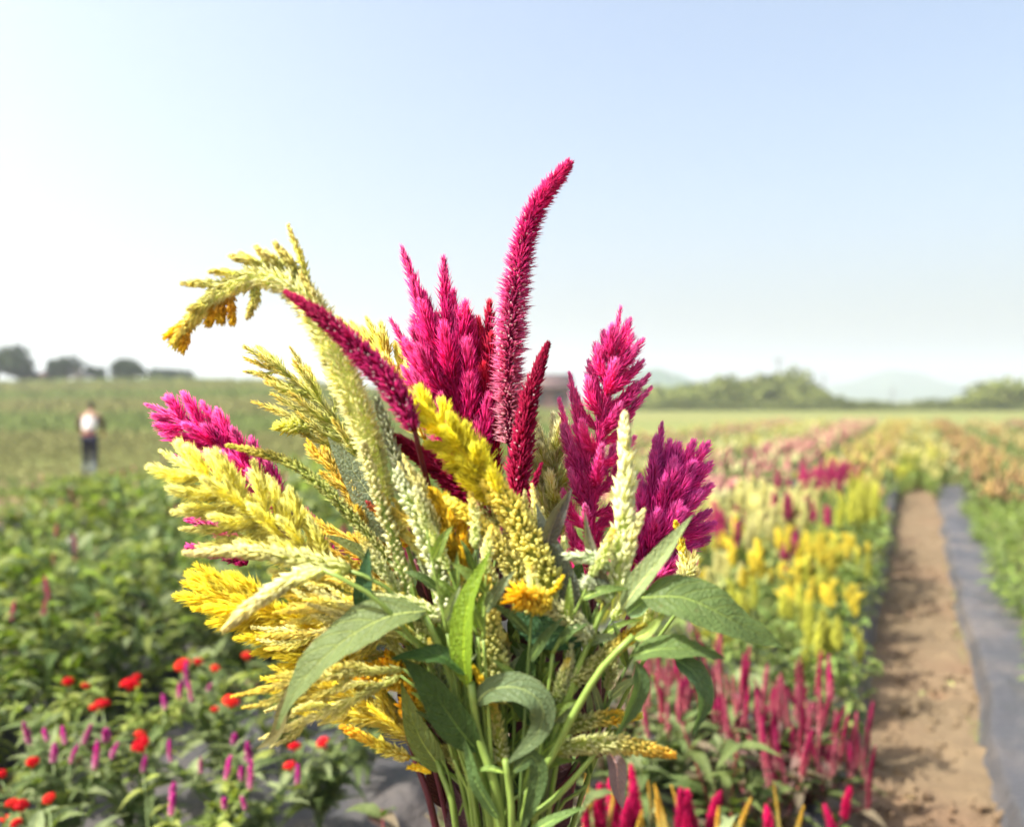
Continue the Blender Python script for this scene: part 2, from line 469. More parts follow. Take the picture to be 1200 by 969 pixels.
# clods and grit on the path
g = Geo(); n = 900
u = rng.uniform(-0.28, 0.30, n); v = rng.gamma(2.0, 1.6, n) + 1.8
p = np.stack([u * ND[0] + v * DD[0], u * ND[1] + v * DD[1], np.full(n, 0.018)], 1)
s = rng.gamma(1.5, 0.006, n) + 0.004
d = rng.normal(size=(n, 3)); d[:, 2] = np.abs(d[:, 2]) * 0.4
g.beads(p - unit(d) * s[:, None] * 0.3, d, s * 1.5, s * 1.4, (0.3, 0.2, 0.1), (0.3, 0.2, 0.1))
link("soil_clods", g.mesh("soil_clods"), M_SOIL)
bpy.data.objects["soil_clods"]["kind"] = "stuff"
tag(bpy.data.objects["soil_clods"], "small brown soil clods scattered over the path", "soil")


# ------------------------------------------------------------------ far hills
def hill(name, cx, cy, rx, ry, hgt, col, seed):
    xs = np.linspace(-1, 1, 70); ys = np.linspace(-1, 1, 30)
    X, Y = np.meshgrid(xs, ys, indexing='ij')
    r_ = np.sqrt(X ** 2 + Y ** 2)
    Z = hgt * (np.clip(1 - r_, 0, 1) ** 1.15) * (1 + 0.16 * vnoise(X, Y, 3.5, seed)) + hgt * 0.03 * vnoise(X, Y, 14, seed + 1) * np.clip(1 - r_, 0, 1) - 2
    o = link(name, grid_mesh(name, cx + X * rx, cy + Y * ry, Z), plain_mat(name + "_cover", col, 0.95, 0.03, 0.4, 0.05))
    o["kind"] = "structure"
hill("mountain", 140, 850, 78, 200, 45, (0.05, 0.085, 0.05), 3)
hill("mountain", 690, 1550, 240, 280, 60, (0.05, 0.08, 0.05), 5)
hill("mountain", 590, 1480, 130, 230, 36, (0.05, 0.08, 0.05), 9)

# ------------------------------------------------------------------ far trees
def crown_mesh(name, rx, ry, rz, n, seed, cols, size, flat=0.0, trunk_h=1.0):
    r_ = np.random.default_rng(seed)
    NL = 18; lob = unit(r_.normal(size=(NL, 3))) * r_.uniform(0.4, 0.8, (NL, 1)); lr = r_.uniform(0.2, 0.44, NL)
    lob[:, 2] = np.abs(lob[:, 2]) * 0.9 - 0.25
    k = r_.integers(0, NL, n)
    d = unit(r_.normal(size=(n, 3)))
    p = lob[k] + d * (lr[k] * r_.uniform(0.55, 1.05, n) )[:, None]
    lo, hi = np.percentile(p, 1, axis=0), np.percentile(p, 99, axis=0)
    p = (p - (lo + hi) / 2) / ((hi - lo) / 2) * np.array([rx, ry, rz]) + np.array([0, 0, trunk_h + rz * 0.86])
    c = np.array(cols)[r_.integers(0, len(cols), n)] * r_.uniform(0.7, 1.3, (n, 1))
    g = Geo()
    nn = unit(d + r_.normal(size=(n, 3)) * 0.5)
    a = unit(np.cross(nn, r_.normal(size=(n, 3)))); bb = np.cross(nn, a)
    s = (size * r_.uniform(0.6, 1.4, n))[:, None]
    v = np.stack([p - a * s, p + bb * s * 0.55, p + a * s, p - bb * s * 0.55], 1).reshape(-1, 3)
    f = (np.arange(n)[:, None, None] * 4 + np.array([[0, 1, 2], [0, 2, 3]])[None]).reshape(-1, 3)
    g.add(v, f, np.repeat(c, 4, 0))
    return g.mesh(name)

GREENS = [(0.03, 0.05, 0.018), (0.04, 0.065, 0.02), (0.022, 0.04, 0.015)]
DULL = [(0.15, 0.18, 0.05), (0.19, 0.21, 0.06), (0.115, 0.145, 0.04)]
M_BARK = plain_mat("bark", (0.11, 0.085, 0.06), 0.9, 12.0, 0.4, 0.1, 0.6, 0.03)
def tree(px, base_px, top_px, half_px, d, label, group, cols, seed, trunk=0.27, n=2600, z=None):
    x = (px - 600) / FPX * d
    z0 = float(H(x, d)) if z is None else z
    top = CAM_H + (HOR - top_px) / FPX * d
    hgt = max(1.5, top - z0)
    rx = half_px / FPX * d * 1.12
    t = thing("broadleaf_tree", (x, d, z0), label, "tree", group)
    th = hgt * trunk; rz = (hgt - th) / 1.85
    g = Geo()
    g.tube(curve([(0, 0, -0.3), (0.06 * rx, 0, th), (0, 0.05, th + rz * 0.8)], 8), np.linspace(0.055, 0.02, 8) * hgt * 0.6, (0.1, 0.08, 0.06), 7)
    for k in range(4):
        a = k * 1.6 + seed
        g.tube(curve([(0, 0, th * 0.8), (math.cos(a) * rx * 0.3, math.sin(a) * rx * 0.3, th + rz * 0.4), (math.cos(a) * rx * 0.6, math.sin(a) * rx * 0.6, th + rz * 0.9)], 6), np.linspace(0.02, 0.006, 6) * hgt * 0.6, (0.1, 0.08, 0.06), 5)
    link("trunk", g.mesh("trunk"), M_BARK, t)
    link("crown", crown_mesh("crown", rx, rx, rz, n, seed, cols, max(0.22, rx * 0.10), trunk_h=th), M_FAR, t)
    return t
RG = "trees along the ridge"
tree(-6, 450, 408, 33, 118, "tall dark round tree beside the red roofed house on the ridge", None, GREENS, 1)
tree(77, 448, 419, 19, 124, "flat topped dark tree standing behind the pale shed on the ridge", None, GREENS, 2)
tree(112, 450, 430, 11, 126, "smallest rounded tree on the ridge, right beside the pale shed", None, GREENS, 3)
tree(151, 450, 421, 18, 122, "compact dark dome shaped tree standing alone on the ridge", None, GREENS, 4)
tree(199, 450, 433, 21, 150, "low wide greyish tree fading in haze on the ridge", None, GREENS, 5)
for k, (px, tp, hw, d) in enumerate([(766, 456, 34, 138), (795, 455, 36, 133), (825, 452, 38, 140), (850, 448, 36, 134), (876, 443, 38, 141), (906, 438, 40, 146), (934, 446, 32, 138), (955, 460, 20, 133)]):
    tree(px, 480, tp, hw, d, "bushy olive green tree in the thicket below the thin mast", "trees in the thicket below the mast", DULL, 20 + k, 0.08, 2200)
for k, (px, tp, hw, d) in enumerate([(1142, 460, 22, 128), (1163, 450, 26, 133), (1192, 446, 28, 130), (1222, 448, 26, 134), (1250, 452, 28, 130)]):
    tree(px, 480, tp, hw, d, "rounded pale green bush in the clump across the seedling bed", "bushes in the far clump across the seedlings", DULL, 40 + k, 0.06, 2200)
# low hedge line closing the field
g = Geo(); n = 9000
hx = rng.uniform(12, 105, n); hy = 128 + rng.normal(0, 2.5, n); hz = rng.uniform(0, 1, n) ** 1.3 * (1.3 + 0.5 * np.sin(hx * 0.3) + 0.4 * np.sin(hx * 0.83))
p = np.stack([hx, hy, hz + H(hx, hy)], 1)
g.strands(p, rng.normal(size=(n, 3)) + [0, 0, .4], rng.uniform(.3, .8, n), rng.uniform(.25, .5, n), (0.06, 0.08, 0.03), np.array(DULL)[rng.integers(0, 3, n)])
tag(link("hedge", g.mesh("hedge"), M_FAR, kind="stuff"), "low dark green hedge line along the far field edge", "hedge")

# mast on the thicket hill, and two far pylons
M_STEEL = plain_mat("galvanised_steel", (0.12, 0.125, 0.13), 0.5, 3.0, 0.2)
def mast(px, base_px, top_px, d, w, label, lattice):
    x = (px - 600) / FPX * d; z1 = CAM_H + (HOR - top_px) / FPX * d
    z0 = float(H(x, d)); hh = z1 - z0
    t = thing("radio_mast" if not lattice else "power_pylon", (x, d, z0), label, "mast" if not lattice else "pylon")
    if not lattice:
        g = Geo(); g.tube([(0, 0, -0.5), (0, 0, hh * 0.5), (0, 0, hh)], [w, w * 0.8, w * 0.55], (0.3,) * 3, 8); link("pole", g.mesh("pole"), M_STEEL, t)
        g = Geo(); g.tube([(-w * 2.4, 0, hh * 0.985), (w * 2.4, 0, hh * 0.985)], [w * .5, w * .5], (0.3,) * 3, 6); link("antenna_bar", g.mesh("antenna_bar"), M_STEEL, t)
    else:
        for sx in (-1, 1):
            for sy in (-1, 1):
                g = Geo(); g.tube([(sx * w, sy * w, -.5), (sx * w * .35, sy * w * .35, hh * .6), (0, 0, hh)], [w * .09] * 3, (0.3,) * 3, 4); link("leg", g.mesh("leg"), M_STEEL, t)
        g = Geo()
        for k in range(7):
            a, b_ = k / 8, (k + 1) / 8
            wa, wb = w * (1 - a), w * (1 - b_)
            for sy in (-1, 1):
                g.tube([(-wa, sy * wa, hh * a), (wb, sy * wb, hh * b_)], [w * .05] * 2, (0.3,) * 3, 3)
                g.tube([(wa, sy * wa, hh * a), (-wb, sy * wb, hh * b_)], [w * .05] * 2, (0.3,) * 3, 3)
        link("bracing", g.mesh("bracing"), M_STEEL, t)
        for zz, ww in ((.72, 2.0), (.84, 1.6), (.94, 1.1)):
            g = Geo(); g.tube([(-w * ww, 0, hh * zz), (0, 0, hh * (zz + .02)), (w * ww, 0, hh * zz)], [w * .07] * 3, (0.3,) * 3, 4); link("crossarm", g.mesh("crossarm"), M_STEEL, t)
mast(912, 440, 421, 147, 0.30, "thin dark mast rising above the olive green thicket", False)
mast(965, 470, 436, 640, 2.4, "hazy lattice pylon beside the thicket, fainter than the mast", True)
mast(1046, 470, 452, 800, 2.6, "faint lattice pylon standing before the pale far mountain", True)

# ------------------------------------------------------------------ far buildings
def boxv(g, x0, x1, y0, y1, z0, z1, col):
    v = np.array([(x, y, z) for x in (x0, x1) for y in (y0, y1) for z in (z0, z1)])
    f = [[0, 1, 3], [0, 3, 2], [4, 6, 7], [4, 7, 5], [0, 4, 5], [0, 5, 1], [2, 3, 7], [2, 7, 6], [0, 2, 6], [0, 6, 4], [1, 5, 7], [1, 7, 3]]
    vv = v[np.array(f)].reshape(-1, 3)
    g.add(vv, np.arange(len(vv)).reshape(-1, 3), col)
def house(name, px, d, w, dep, wall_h, roof_h, wallc, roofc, label, cat, over=0.35, doors=1, wins=2):
    x = (px - 600) / FPX * d; z0 = float(H(x, d))
    t = thing(name, (x, d, z0), label, cat)
    mw = plain_mat(name + "_wall_paint", wallc, 0.8, 1.5, 0.2); mr = plain_mat(name + "_roofing", roofc, 0.7, 2.0, 0.3)
    g = Geo(); boxv(g, -w / 2, w / 2, 0, dep, -0.4, wall_h, wallc)
    for xx in (-w / 2, w / 2):
        g.add([(xx, 0, wall_h), (xx, dep, wall_h), (xx, dep / 2, wall_h + roof_h)], [[0, 1, 2]], wallc)
    link("wall", g.mesh("wall"), mw, t)
    for s in (0, 1):
        g = Geo(); ye = -over if s == 0 else dep + over; ze = wall_h - roof_h * over / (dep / 2)
        a = np.array([(-w / 2 - over, ye, ze), (w / 2 + over, ye, ze), (w / 2 + over, dep / 2, wall_h + roof_h), (-w / 2 - over, dep / 2, wall_h + roof_h)])
        a = a + [0, 0, 0.04]
        v = np.vstack([a, a + [0, 0, 0.12]])
        g.add(v, [[0, 1, 2], [0, 2, 3], [4, 6, 5], [4, 7, 6], [0, 4, 5], [0, 5, 1], [1, 5, 6], [1, 6, 2], [3, 2, 6], [3, 6, 7], [0, 3, 7], [0, 7, 4]], roofc)
        link("roof", g.mesh("roof"), mr, t)
    md = plain_mat(name + "_woodwork", (0.1, 0.075, 0.06), 0.6, 4.0, 0.2); mg = plain_mat(name + "_glass", (0.03, 0.04, 0.05), 0.15, 2.0, 0.2, 0.6)
    g = Geo(); boxv(g, -0.5, 0.5, -0.06, -0.003, 0, 2.05, (0.1, 0.08, 0.06)); link("door", g.mesh("door"), md, t)
    for k in range(wins):
        xx = w * (-0.32 + 0.64 * k / max(1, wins - 1))
        g = Geo(); boxv(g, xx - 0.5, xx + 0.5, -0.05, -0.003, 1.0, 2.0, (0.1, 0.1, 0.1)); f = link("window", g.mesh("window"), md, t)
        g = Geo(); boxv(g, xx - 0.42, xx + 0.42, -0.07, -0.053, 1.08, 1.92, (0.1, 0.1, 0.1)); link("pane", g.mesh("pane"), mg, f)
house("farm_house", 36, 121, 2.6, 3.0, 1.0, 0.9, (0.30, 0.2, 0.17), (0.26, 0.11, 0.09), "small house with reddish roof beside the tall dark tree", "house")
house("garden_shed", 92, 118, 2.2, 2.4, 0.6, 0.45, (0.5, 0.5, 0.5), (0.42, 0.42, 0.42), "pale grey shed among the dark trees on the ridge", "shed")
house("field_barn", 630, 92, 7.2, 6.0, 2.6, 1.4, (0.17, 0.10, 0.09), (0.13, 0.085, 0.08), "long dark brown barn behind the tall magenta flower spike", "barn", wins=3)

# ------------------------------------------------------------------ distant flower rows and rough growth (too far to tell plants apart)
def far_row(u0, u1, v0, v1, per_m2, leafc, flowc, share, hmin, hmax, name, label):
    n = int((u1 - u0) * (v1 - v0) * per_m2)
    # keep density falling with distance so that the near end is fullest
    q = rng.uniform(0, 1, n); v = v0 + (v1 - v0) * q ** 1.35; u = rng.uniform(u0, u1, n) + 0.06 * np.sin(v * 1.7)
    x = u * ND[0] + v * DD[0]; y = u * ND[1] + v * DD[1]
    hh = rng.uniform(hmin, hmax, n) * (0.82 + 0.18 * np.sin(v * 2.3 + u * 3))
    z0 = H(x, y)
    g = Geo()
    fl = rng.uniform(size=n) < share
    # foliage sprays
    m_ = ~fl; k = m_.sum()
    g.strands(np.stack([x, y, z0 + hh * rng.uniform(0.1, 0.75, n)], 1)[m_], rng.normal(size=(k, 3)) * [1, 1, .5] + [0, 0, .35], rng.uniform(.10, .2, k), rng.uniform(.05, .09, k),
              np.asarray(leafc) * rng.uniform(.6, 1, (k, 1)), np.asarray(leafc) * rng.uniform(.8, 1.5, (k, 1)))
    k = fl.sum(); fc = np.asarray(flowc)[rng.integers(0, len(flowc), k)]; fc = fc * .68 + np.asarray(leafc) * .42
    L = rng.uniform(.10, .22, k)
    g.strands(np.stack([x, y, z0 + hh * 0.92 - 0.08], 1)[fl], rng.normal(size=(k, 3)) * [.2, .2, 0] + [0, 0, 1], L, rng.uniform(.05, .09, k), fc * .8, fc * rng.uniform(.8, 1.2, (k, 1)), 0.35)
    o = link(name, g.mesh(name), M_FAR, kind="stuff")
    return tag(o, label, "flowers")
LG = (0.16, 0.21, 0.07)
YEL = (0.55, 0.46, 0.10); ORA = (0.46, 0.26, 0.10); PNK = (0.50, 0.17, 0.21); CRM = (0.58, 0.56, 0.28); MAG = (0.42, 0.04, 0.15); RST = (0.36, 0.17, 0.10)
far_row(-1.2, -0.30, 8.2, 46, 95, LG, [ORA, RST, YEL, YEL], .27, .5, .72, "flower_row", "distant mixed orange and yellow flower row left of the soil path")
far_row(-2.75, -1.6, 7.0, 42, 90, LG, [PNK, PNK, MAG, CRM], .31, .5, .75, "flower_row", "distant pale pink flower row running beyond the cream plumes")
far_row(-4.3, -3.1, 9.0, 42, 80, LG, [CRM, YEL], .26, .5, .72, "flower_row", "distant yellow green flower row beyond the pink row")
far_row(-5.9, -4.7, 12.0, 42, 70, LG, [PNK, RST], .21, .5, .72, "flower_row", "distant dusty rose flower row beyond the yellow green row")
far_row(-7.4, -6.2, 12.0, 42, 60, LG, [YEL, CRM], .25, .4, .65, "flower_row", "distant mostly green flower row at the rear of the beds")
far_row(-0.30, 0.55, 15.0, 46, 70, LG, [CRM, ORA, YEL], .22, .45, .7, "flower_row", "distant pale mixed planting that closes off the far end of path")
far_row(0.60, 1.35, 11.5, 46, 95, LG, [RST, ORA, RST], .26, .45, .7, "flower_row", "distant rust red flower row beyond the green seedlings")
far_row(1.95, 2.85, 9.0, 46, 80, LG, [RST, ORA, CRM], .24, .45, .7, "flower_row", "distant rusty and cream flower row past the seedling bed")
far_row(3.5, 4.4, 9.0, 46, 70, LG, [PNK, RST], .21, .45, .7, "flower_row", "distant pinkish flower row on the far side of the seedlings")
far_row(5.0, 6.0, 10.0, 46, 60, LG, [YEL, CRM], .25, .45, .7, "flower_row", "distant pale yellow flower row farthest beyond the seedlings")
# rough weeds over the rising field
g = Geo(); n = 52000
y = 12.5 + 100 * rng.uniform(0, 1, n) ** 1.8; x = -y * rng.uniform(-0.12, 0.75, n) - 1.0
keep = (toUV((x, y, 0))[0] if False else (x * ND[0] + y * ND[1])) < -8.2
x, y = x[keep], y[keep]; n = len(x)
hh = rng.uniform(.06, .28, n) * (1 + 0.02 * y) * (.35 + .65 * smooth(13, 40, y))
band = np.sin(y * 0.21 + 0.6 * np.sin(x * 0.06)) > 0.15
cg = np.where(band[:, None], np.array([[0.12, 0.16, 0.045]]), np.array([[0.165, 0.17, 0.06]])) * rng.uniform(.7, 1.3, (n, 1))
g.strands(np.stack([x, y, H(x, y) - .03], 1), rng.normal(size=(n, 3)) * [.5, .5, 0] + [0, 0, 1], hh, hh * .45, cg * .8, cg, 0.4)
tag(link("field_weeds", g.mesh("field_weeds"), M_FAR, kind="stuff"), "rough green and straw coloured weeds over the rising field", "weeds")

# ------------------------------------------------------------------ person out in the field
def skin_body(name, chain, mat, parent, levels=2):
    """chain: joints {key: (pos, radius)}, edges"""
    joints, edges = chain
    keys = list(joints); idx = {k: i for i, k in enumerate(keys)}
    me = bpy.data.meshes.new(name)
    me.from_pydata([joints[k][0] for k in keys], [(idx[a], idx[b_]) for a, b_ in edges], [])
    o = bpy.data.objects.new(name, me); C.objects.link(o); o.parent = parent
    me.materials.append(mat)
    o.modifiers.new("skin", 'SKIN')
    if not me.skin_vertices: bpy.context.view_layer.objects.active = o
    lay = me.skin_vertices[0].data
    for i, k in enumerate(keys):
        r_ = joints[k][1]; lay[i].radius = r_ if isinstance(r_, tuple) else (r_, r_)
        lay[i].use_root = (i == 0)
    s = o.modifiers.new("sub", 'SUBSURF'); s.levels = levels; s.render_levels = levels
    return o
D_P = 15.8
px_ = (105 - 600) / FPX * D_P
per = thing("person", (px_, D_P, float(H(px_, D_P))), "person in white shirt and dark trousers walking out in the field", "person")
per.rotation_euler = (0, 0, R(14)); per.scale = (0.87,) * 3
m_skin = plain_mat("skin", (0.36, 0.21, 0.14), 0.55, 20, .1)
m_shirt = plain_mat("white_cotton", (0.8, 0.79, 0.77), 0.8, 14, .06, .2, .4, .01)
m_red = plain_mat("dark_red_cloth", (0.2, 0.02, 0.035), 0.8, 14, .2)
m_trs = plain_mat("navy_cloth", (0.018, 0.02, 0.04), 0.85, 14, .2)
m_boot = plain_mat("grey_rubber_boot", (0.13, 0.16, 0.2), 0.45, 14, .15)
m_hair = plain_mat("dark_hair", (0.02, 0.014, 0.01), 0.5, 30, .3)
J = {"pelvis": ((0, 0, .86), (.13, .10)), "waist": ((0, .01, 1.0), (.115, .09)), "chest": ((0, .05, 1.22), (.15, .10)), "neck0": ((0, .09, 1.36), (.06, .06)),
     "neck": ((0, .12, 1.42), .045), "head": ((0, .15, 1.52), (.072, .088)), "crown": ((0, .15, 1.60), (.06, .07)),
     "nose": ((0, .255, 1.50), .014),
     "sl": ((-.17, .06, 1.31), .052), "el": ((-.235, .09, 1.06), .04), "wl": ((-.20, .27, .92), .028), "pl": ((-.19, .33, .90), (.036, .018)),
     "sr": ((.17, .06, 1.31), .052), "er": ((.235, .05, 1.06), .04), "wr": ((.23, .21, .90), .028), "pr": ((.225, .27, .87), (.036, .018)),
     "hl": ((-.085, 0, .82), .085), "kl": ((-.10, .13, .47), .058), "al": ((-.10, .10, .09), .04), "tl": ((-.11, .24, .04), .035),
     "hr": ((.085, 0, .82), .085), "kr": ((.10, -.02, .46), .058), "ar": ((.10, -.16, .10), .04), "tr": ((.11, -.03, .04), .035)}
E = [("pelvis", "waist"), ("waist", "chest"), ("chest", "neck0"), ("neck0", "neck"), ("neck", "head"), ("head", "crown"), ("head", "nose"), ("chest", "sl"), ("sl", "el"), ("el", "wl"), ("wl", "pl"),
     ("chest", "sr"), ("sr", "er"), ("er", "wr"), ("wr", "pr"), ("pelvis", "hl"), ("hl", "kl"), ("kl", "al"), ("al", "tl"), ("pelvis", "hr"), ("hr", "kr"), ("kr", "ar"), ("ar", "tr")]
for s, px0, nm in ((-1, -.19, "l"), (1, .225, "r")):
    bx_, by_, bz_ = J["p" + nm][0]
    for k in range(4):
        a, b_ = f"f{nm}{k}", f"g{nm}{k}"
        J[a] = ((bx_ + (k - 1.5) * .019, by_ + .035, bz_ - .012), .009); J[b_] = ((bx_ + (k - 1.5) * .020, by_ + .055, bz_ - .05 + .006 * abs(k - 1.3)), .008)
        E += [("p" + nm, a), (a, b_)]
    J["t" + nm + "h"] = ((bx_ - s * .035, by_ - .005, bz_ - .02), .010); J["u" + nm + "h"] = ((bx_ - s * .04, by_ + .03, bz_ - .045), .009)
    E += [("p" + nm, "t" + nm + "h"), ("t" + nm + "h", "u" + nm + "h")]
skin_body("body", (J, E), m_skin, per)
JS = {"b": ((0, .0, .95), (.15, .115)), "w": ((0, .015, 1.05), (.145, .115)), "c": ((0, .05, 1.22), (.175, .125)), "n": ((0, .085, 1.345), (.085, .08)),
      "sl": ((-.175, .06, 1.305), .068), "ml": ((-.225, .085, 1.12), .058), "sr": ((.175, .06, 1.305), .068), "mr": ((.225, .055, 1.12), .058)}
skin_body("shirt", ({k: JS[k] for k in "bwcn"}, [("b", "w"), ("w", "c"), ("c", "n")]), m_shirt, per)
m_slv = plain_mat("dark_sleeve_cloth", (0.07, 0.03, 0.03), 0.85, 14, .2)
for q_ in "lr": skin_body("sleeve", ({"s": JS["s" + q_], "m": JS["m" + q_], "e": (J["e" + q_][0], .05), "w": (tuple((np.array(J["e" + q_][0]) + np.array(J["w" + q_][0])) / 2), .042)}, [("s", "m"), ("m", "e"), ("e", "w")]), m_slv, per)
JW = {"a": ((0, 0, .98), (.155, .12)), "b": ((0, 0, .86), (.165, .13))}
skin_body("waist_wrap", (JW, [("a", "b")]), m_red, per)
JT = {"p": ((0, 0, .86), (.14, .115)), "hl": ((-.085, 0, .80), .10), "kl": ((-.10, .13, .47), .075), "al": ((-.10, .11, .26), .066), "hr": ((.085, 0, .80), .10), "kr": ((.10, -.02, .46), .075), "ar": ((.10, -.09, .27), .066)}
skin_body("trousers", (JT, [("p", "hl"), ("hl", "kl"), ("kl", "al"), ("p", "hr"), ("hr", "kr"), ("kr", "ar")]), m_trs, per)
for nm, top_, an, toe in (("l", (-.10, .115, .32), (-.10, .10, .07), (-.11, .25, .045)), ("r", (.10, -.08, .33), (.10, -.16, .08), (.11, -.02, .045))):
    skin_body("boot", ({"t": (top_, .062), "a": (an, .05), "o": (toe, (.048, .04))}, [("t", "a"), ("a", "o")]), m_boot, per)
skin_body("hair", ({"a": ((0, .135, 1.58), (.088, .098)), "b": ((0, .10, 1.53), (.082, .075)), "c": ((0, .075, 1.44), (.05, .035))}, [("a", "b"), ("b", "c")]), m_hair, per)

# ------------------------------------------------------------------ haze
hz = Geo(); boxv(hz, -1600, 1900, -60, 2700, -3.2, 115, (1, 1, 1))
hm = bpy.data.materials.new("haze_air"); hm.use_nodes = True
hm.node_tree.nodes.remove(hm.node_tree.nodes["Principled BSDF"])
pv = hm.node_tree.nodes.new("ShaderNodeVolumePrincipled")
pv.inputs["Color"].default_value = (0.76, 0.82, 0.92, 1); pv.inputs["Density"].default_value = 0.0008; pv.inputs["Anisotropy"].default_value = 0.3
hm.node_tree.links.new(pv.outputs[0], hm.node_tree.nodes["Material Output"].inputs["Volume"])
ho = link("haze", hz.mesh("haze"), hm, kind="stuff")
tag(ho, "pale haze hanging in the air over the fields", "haze")

# ------------------------------------------------------------------ flower heads
def head_spike(g, pts, R0, n, L, W, stops, inner, spread=0.9, core=0.35, tipexp=0.6, jit=0.42, bead=False, r_=rng):
    """one bristly spike: pts base->tip, R0 radius profile (array-callable of t)"""
    lift = lambda c, e: np.asarray(c, float) * min(.95, 1 - (1 - min(1.0, max(c))) ** e) / max(c)
    stops = [(q[0], lift(q[1], 1.8)) for q in stops]
    inner = lift(inner, 1.6)
    pts = curve(pts, 28); t_, nn, bb = frames(pts)
    t = (np.arange(n) + r_.uniform(size=n)) / n
    t = t ** 0.92
    an = np.arange(n) * 2.399963 + r_.normal(0, .25, n)
    c = at(pts, t); T = unit(at(t_, t)); N = unit(at(nn, t)); B = np.cross(T, N)
    rad = N * np.cos(an)[:, None] + B * np.sin(an)[:, None]
    Rt = R0(t)
    ang = np.clip(spread * (1 - 0.55 * t ** 2.5) + r_.normal(0, .2, n), .05, 1.7)
    d = T * np.cos(ang)[:, None] + rad * np.sin(ang)[:, None]
    p = c + rad * (Rt * core)[:, None]
    LL = np.minimum(L * r_.uniform(1 - jit, 1 + jit, n), 0.25 * L + Rt * (1 - core) / np.maximum(np.sin(ang), .35) * r_.uniform(1 - jit, 1 + jit, n))
    W = W * r_.uniform(.6, 1.35, n)
    tc = ramp(stops, t) * r_.uniform(.82, 1.18, (n, 1))
    c0 = tc * 0.6 + np.asarray(inner) * 0.4
    if bead: g.beads(p, d, LL, W, c0, tc)
    else: g.strands(p, d, LL, W, c0, tc)
    k = np.linspace(0, 1, len(pts))
    g.tube(pts, np.maximum(R0(k) * core * 1.05, 0.0004), np.asarray(inner), 6)

def prof(base, mid, tip, pk=0.35, p=1.0):
    return lambda t: np.interp(t, [0, pk, 0.8, 1.0], [base, mid, mid * 0.5 + tip * 0.5, tip])

# ------------------------------------------------------------------ shared leaf blades for bed plants
def bed_leaf(seed, col, L=0.085, W=0.032, droop=0.5):
    g = Geo(); r_ = np.random.default_rng(seed)
    x = np.linspace(0, 1, 7)
    pts = np.stack([x * L, r_.normal(0, .004) * x, L * (0.25 * x - droop * x ** 2)], 1)
    pts[0] = (0, 0, 0)
    g.leaf(pts, W, (0, 0, 1), col, fold=0.35, wave=0.05, na=6, nc=4, seed=seed)
    # petiole
    g.tube([(-0.012, 0, -0.003), (0.004, 0, 0.0008)], [0.0014, 0.0011], col, 4)
    return g.mesh("leaf")
LEAFSETS = {}
def leafset(key, cols, L, W):
    out_ = []
    for k in range(6):
        me = bed_leaf(len(key) * 31 + k, np.array(cols[k % len(cols)]), L * (0.85 + 0.08 * k), W * (0.85 + 0.07 * k), 0.15 + 0.13 * k)
        me.materials.append(M_FOL); out_.append(me)
    LEAFSETS[key] = out_
leafset("green", [(0.15, 0.20, 0.075), (0.20, 0.25, 0.12), (0.11, 0.16, 0.055)], 0.085, 0.030)
leafset("lime", [(0.22, 0.28, 0.06), (0.18, 0.25, 0.06), (0.26, 0.31, 0.08)], 0.075, 0.026)
leafset("maroon", [(0.15, 0.125, 0.085), (0.11, 0.15, 0.05), (0.16, 0.10, 0.09), (0.085, 0.13, 0.04)], 0.085, 0.030)
def leaf_obj(parent, pos, az, tilt, s, key, k):
    o = bpy.data.objects.new("leaf", LEAFSETS[key][k % 6]); C.objects.link(o); o.parent = parent
    o.location = pos; o.rotation_euler = (random.uniform(-.4, .4), -tilt, az); o.scale = (s, s, s)
    return o

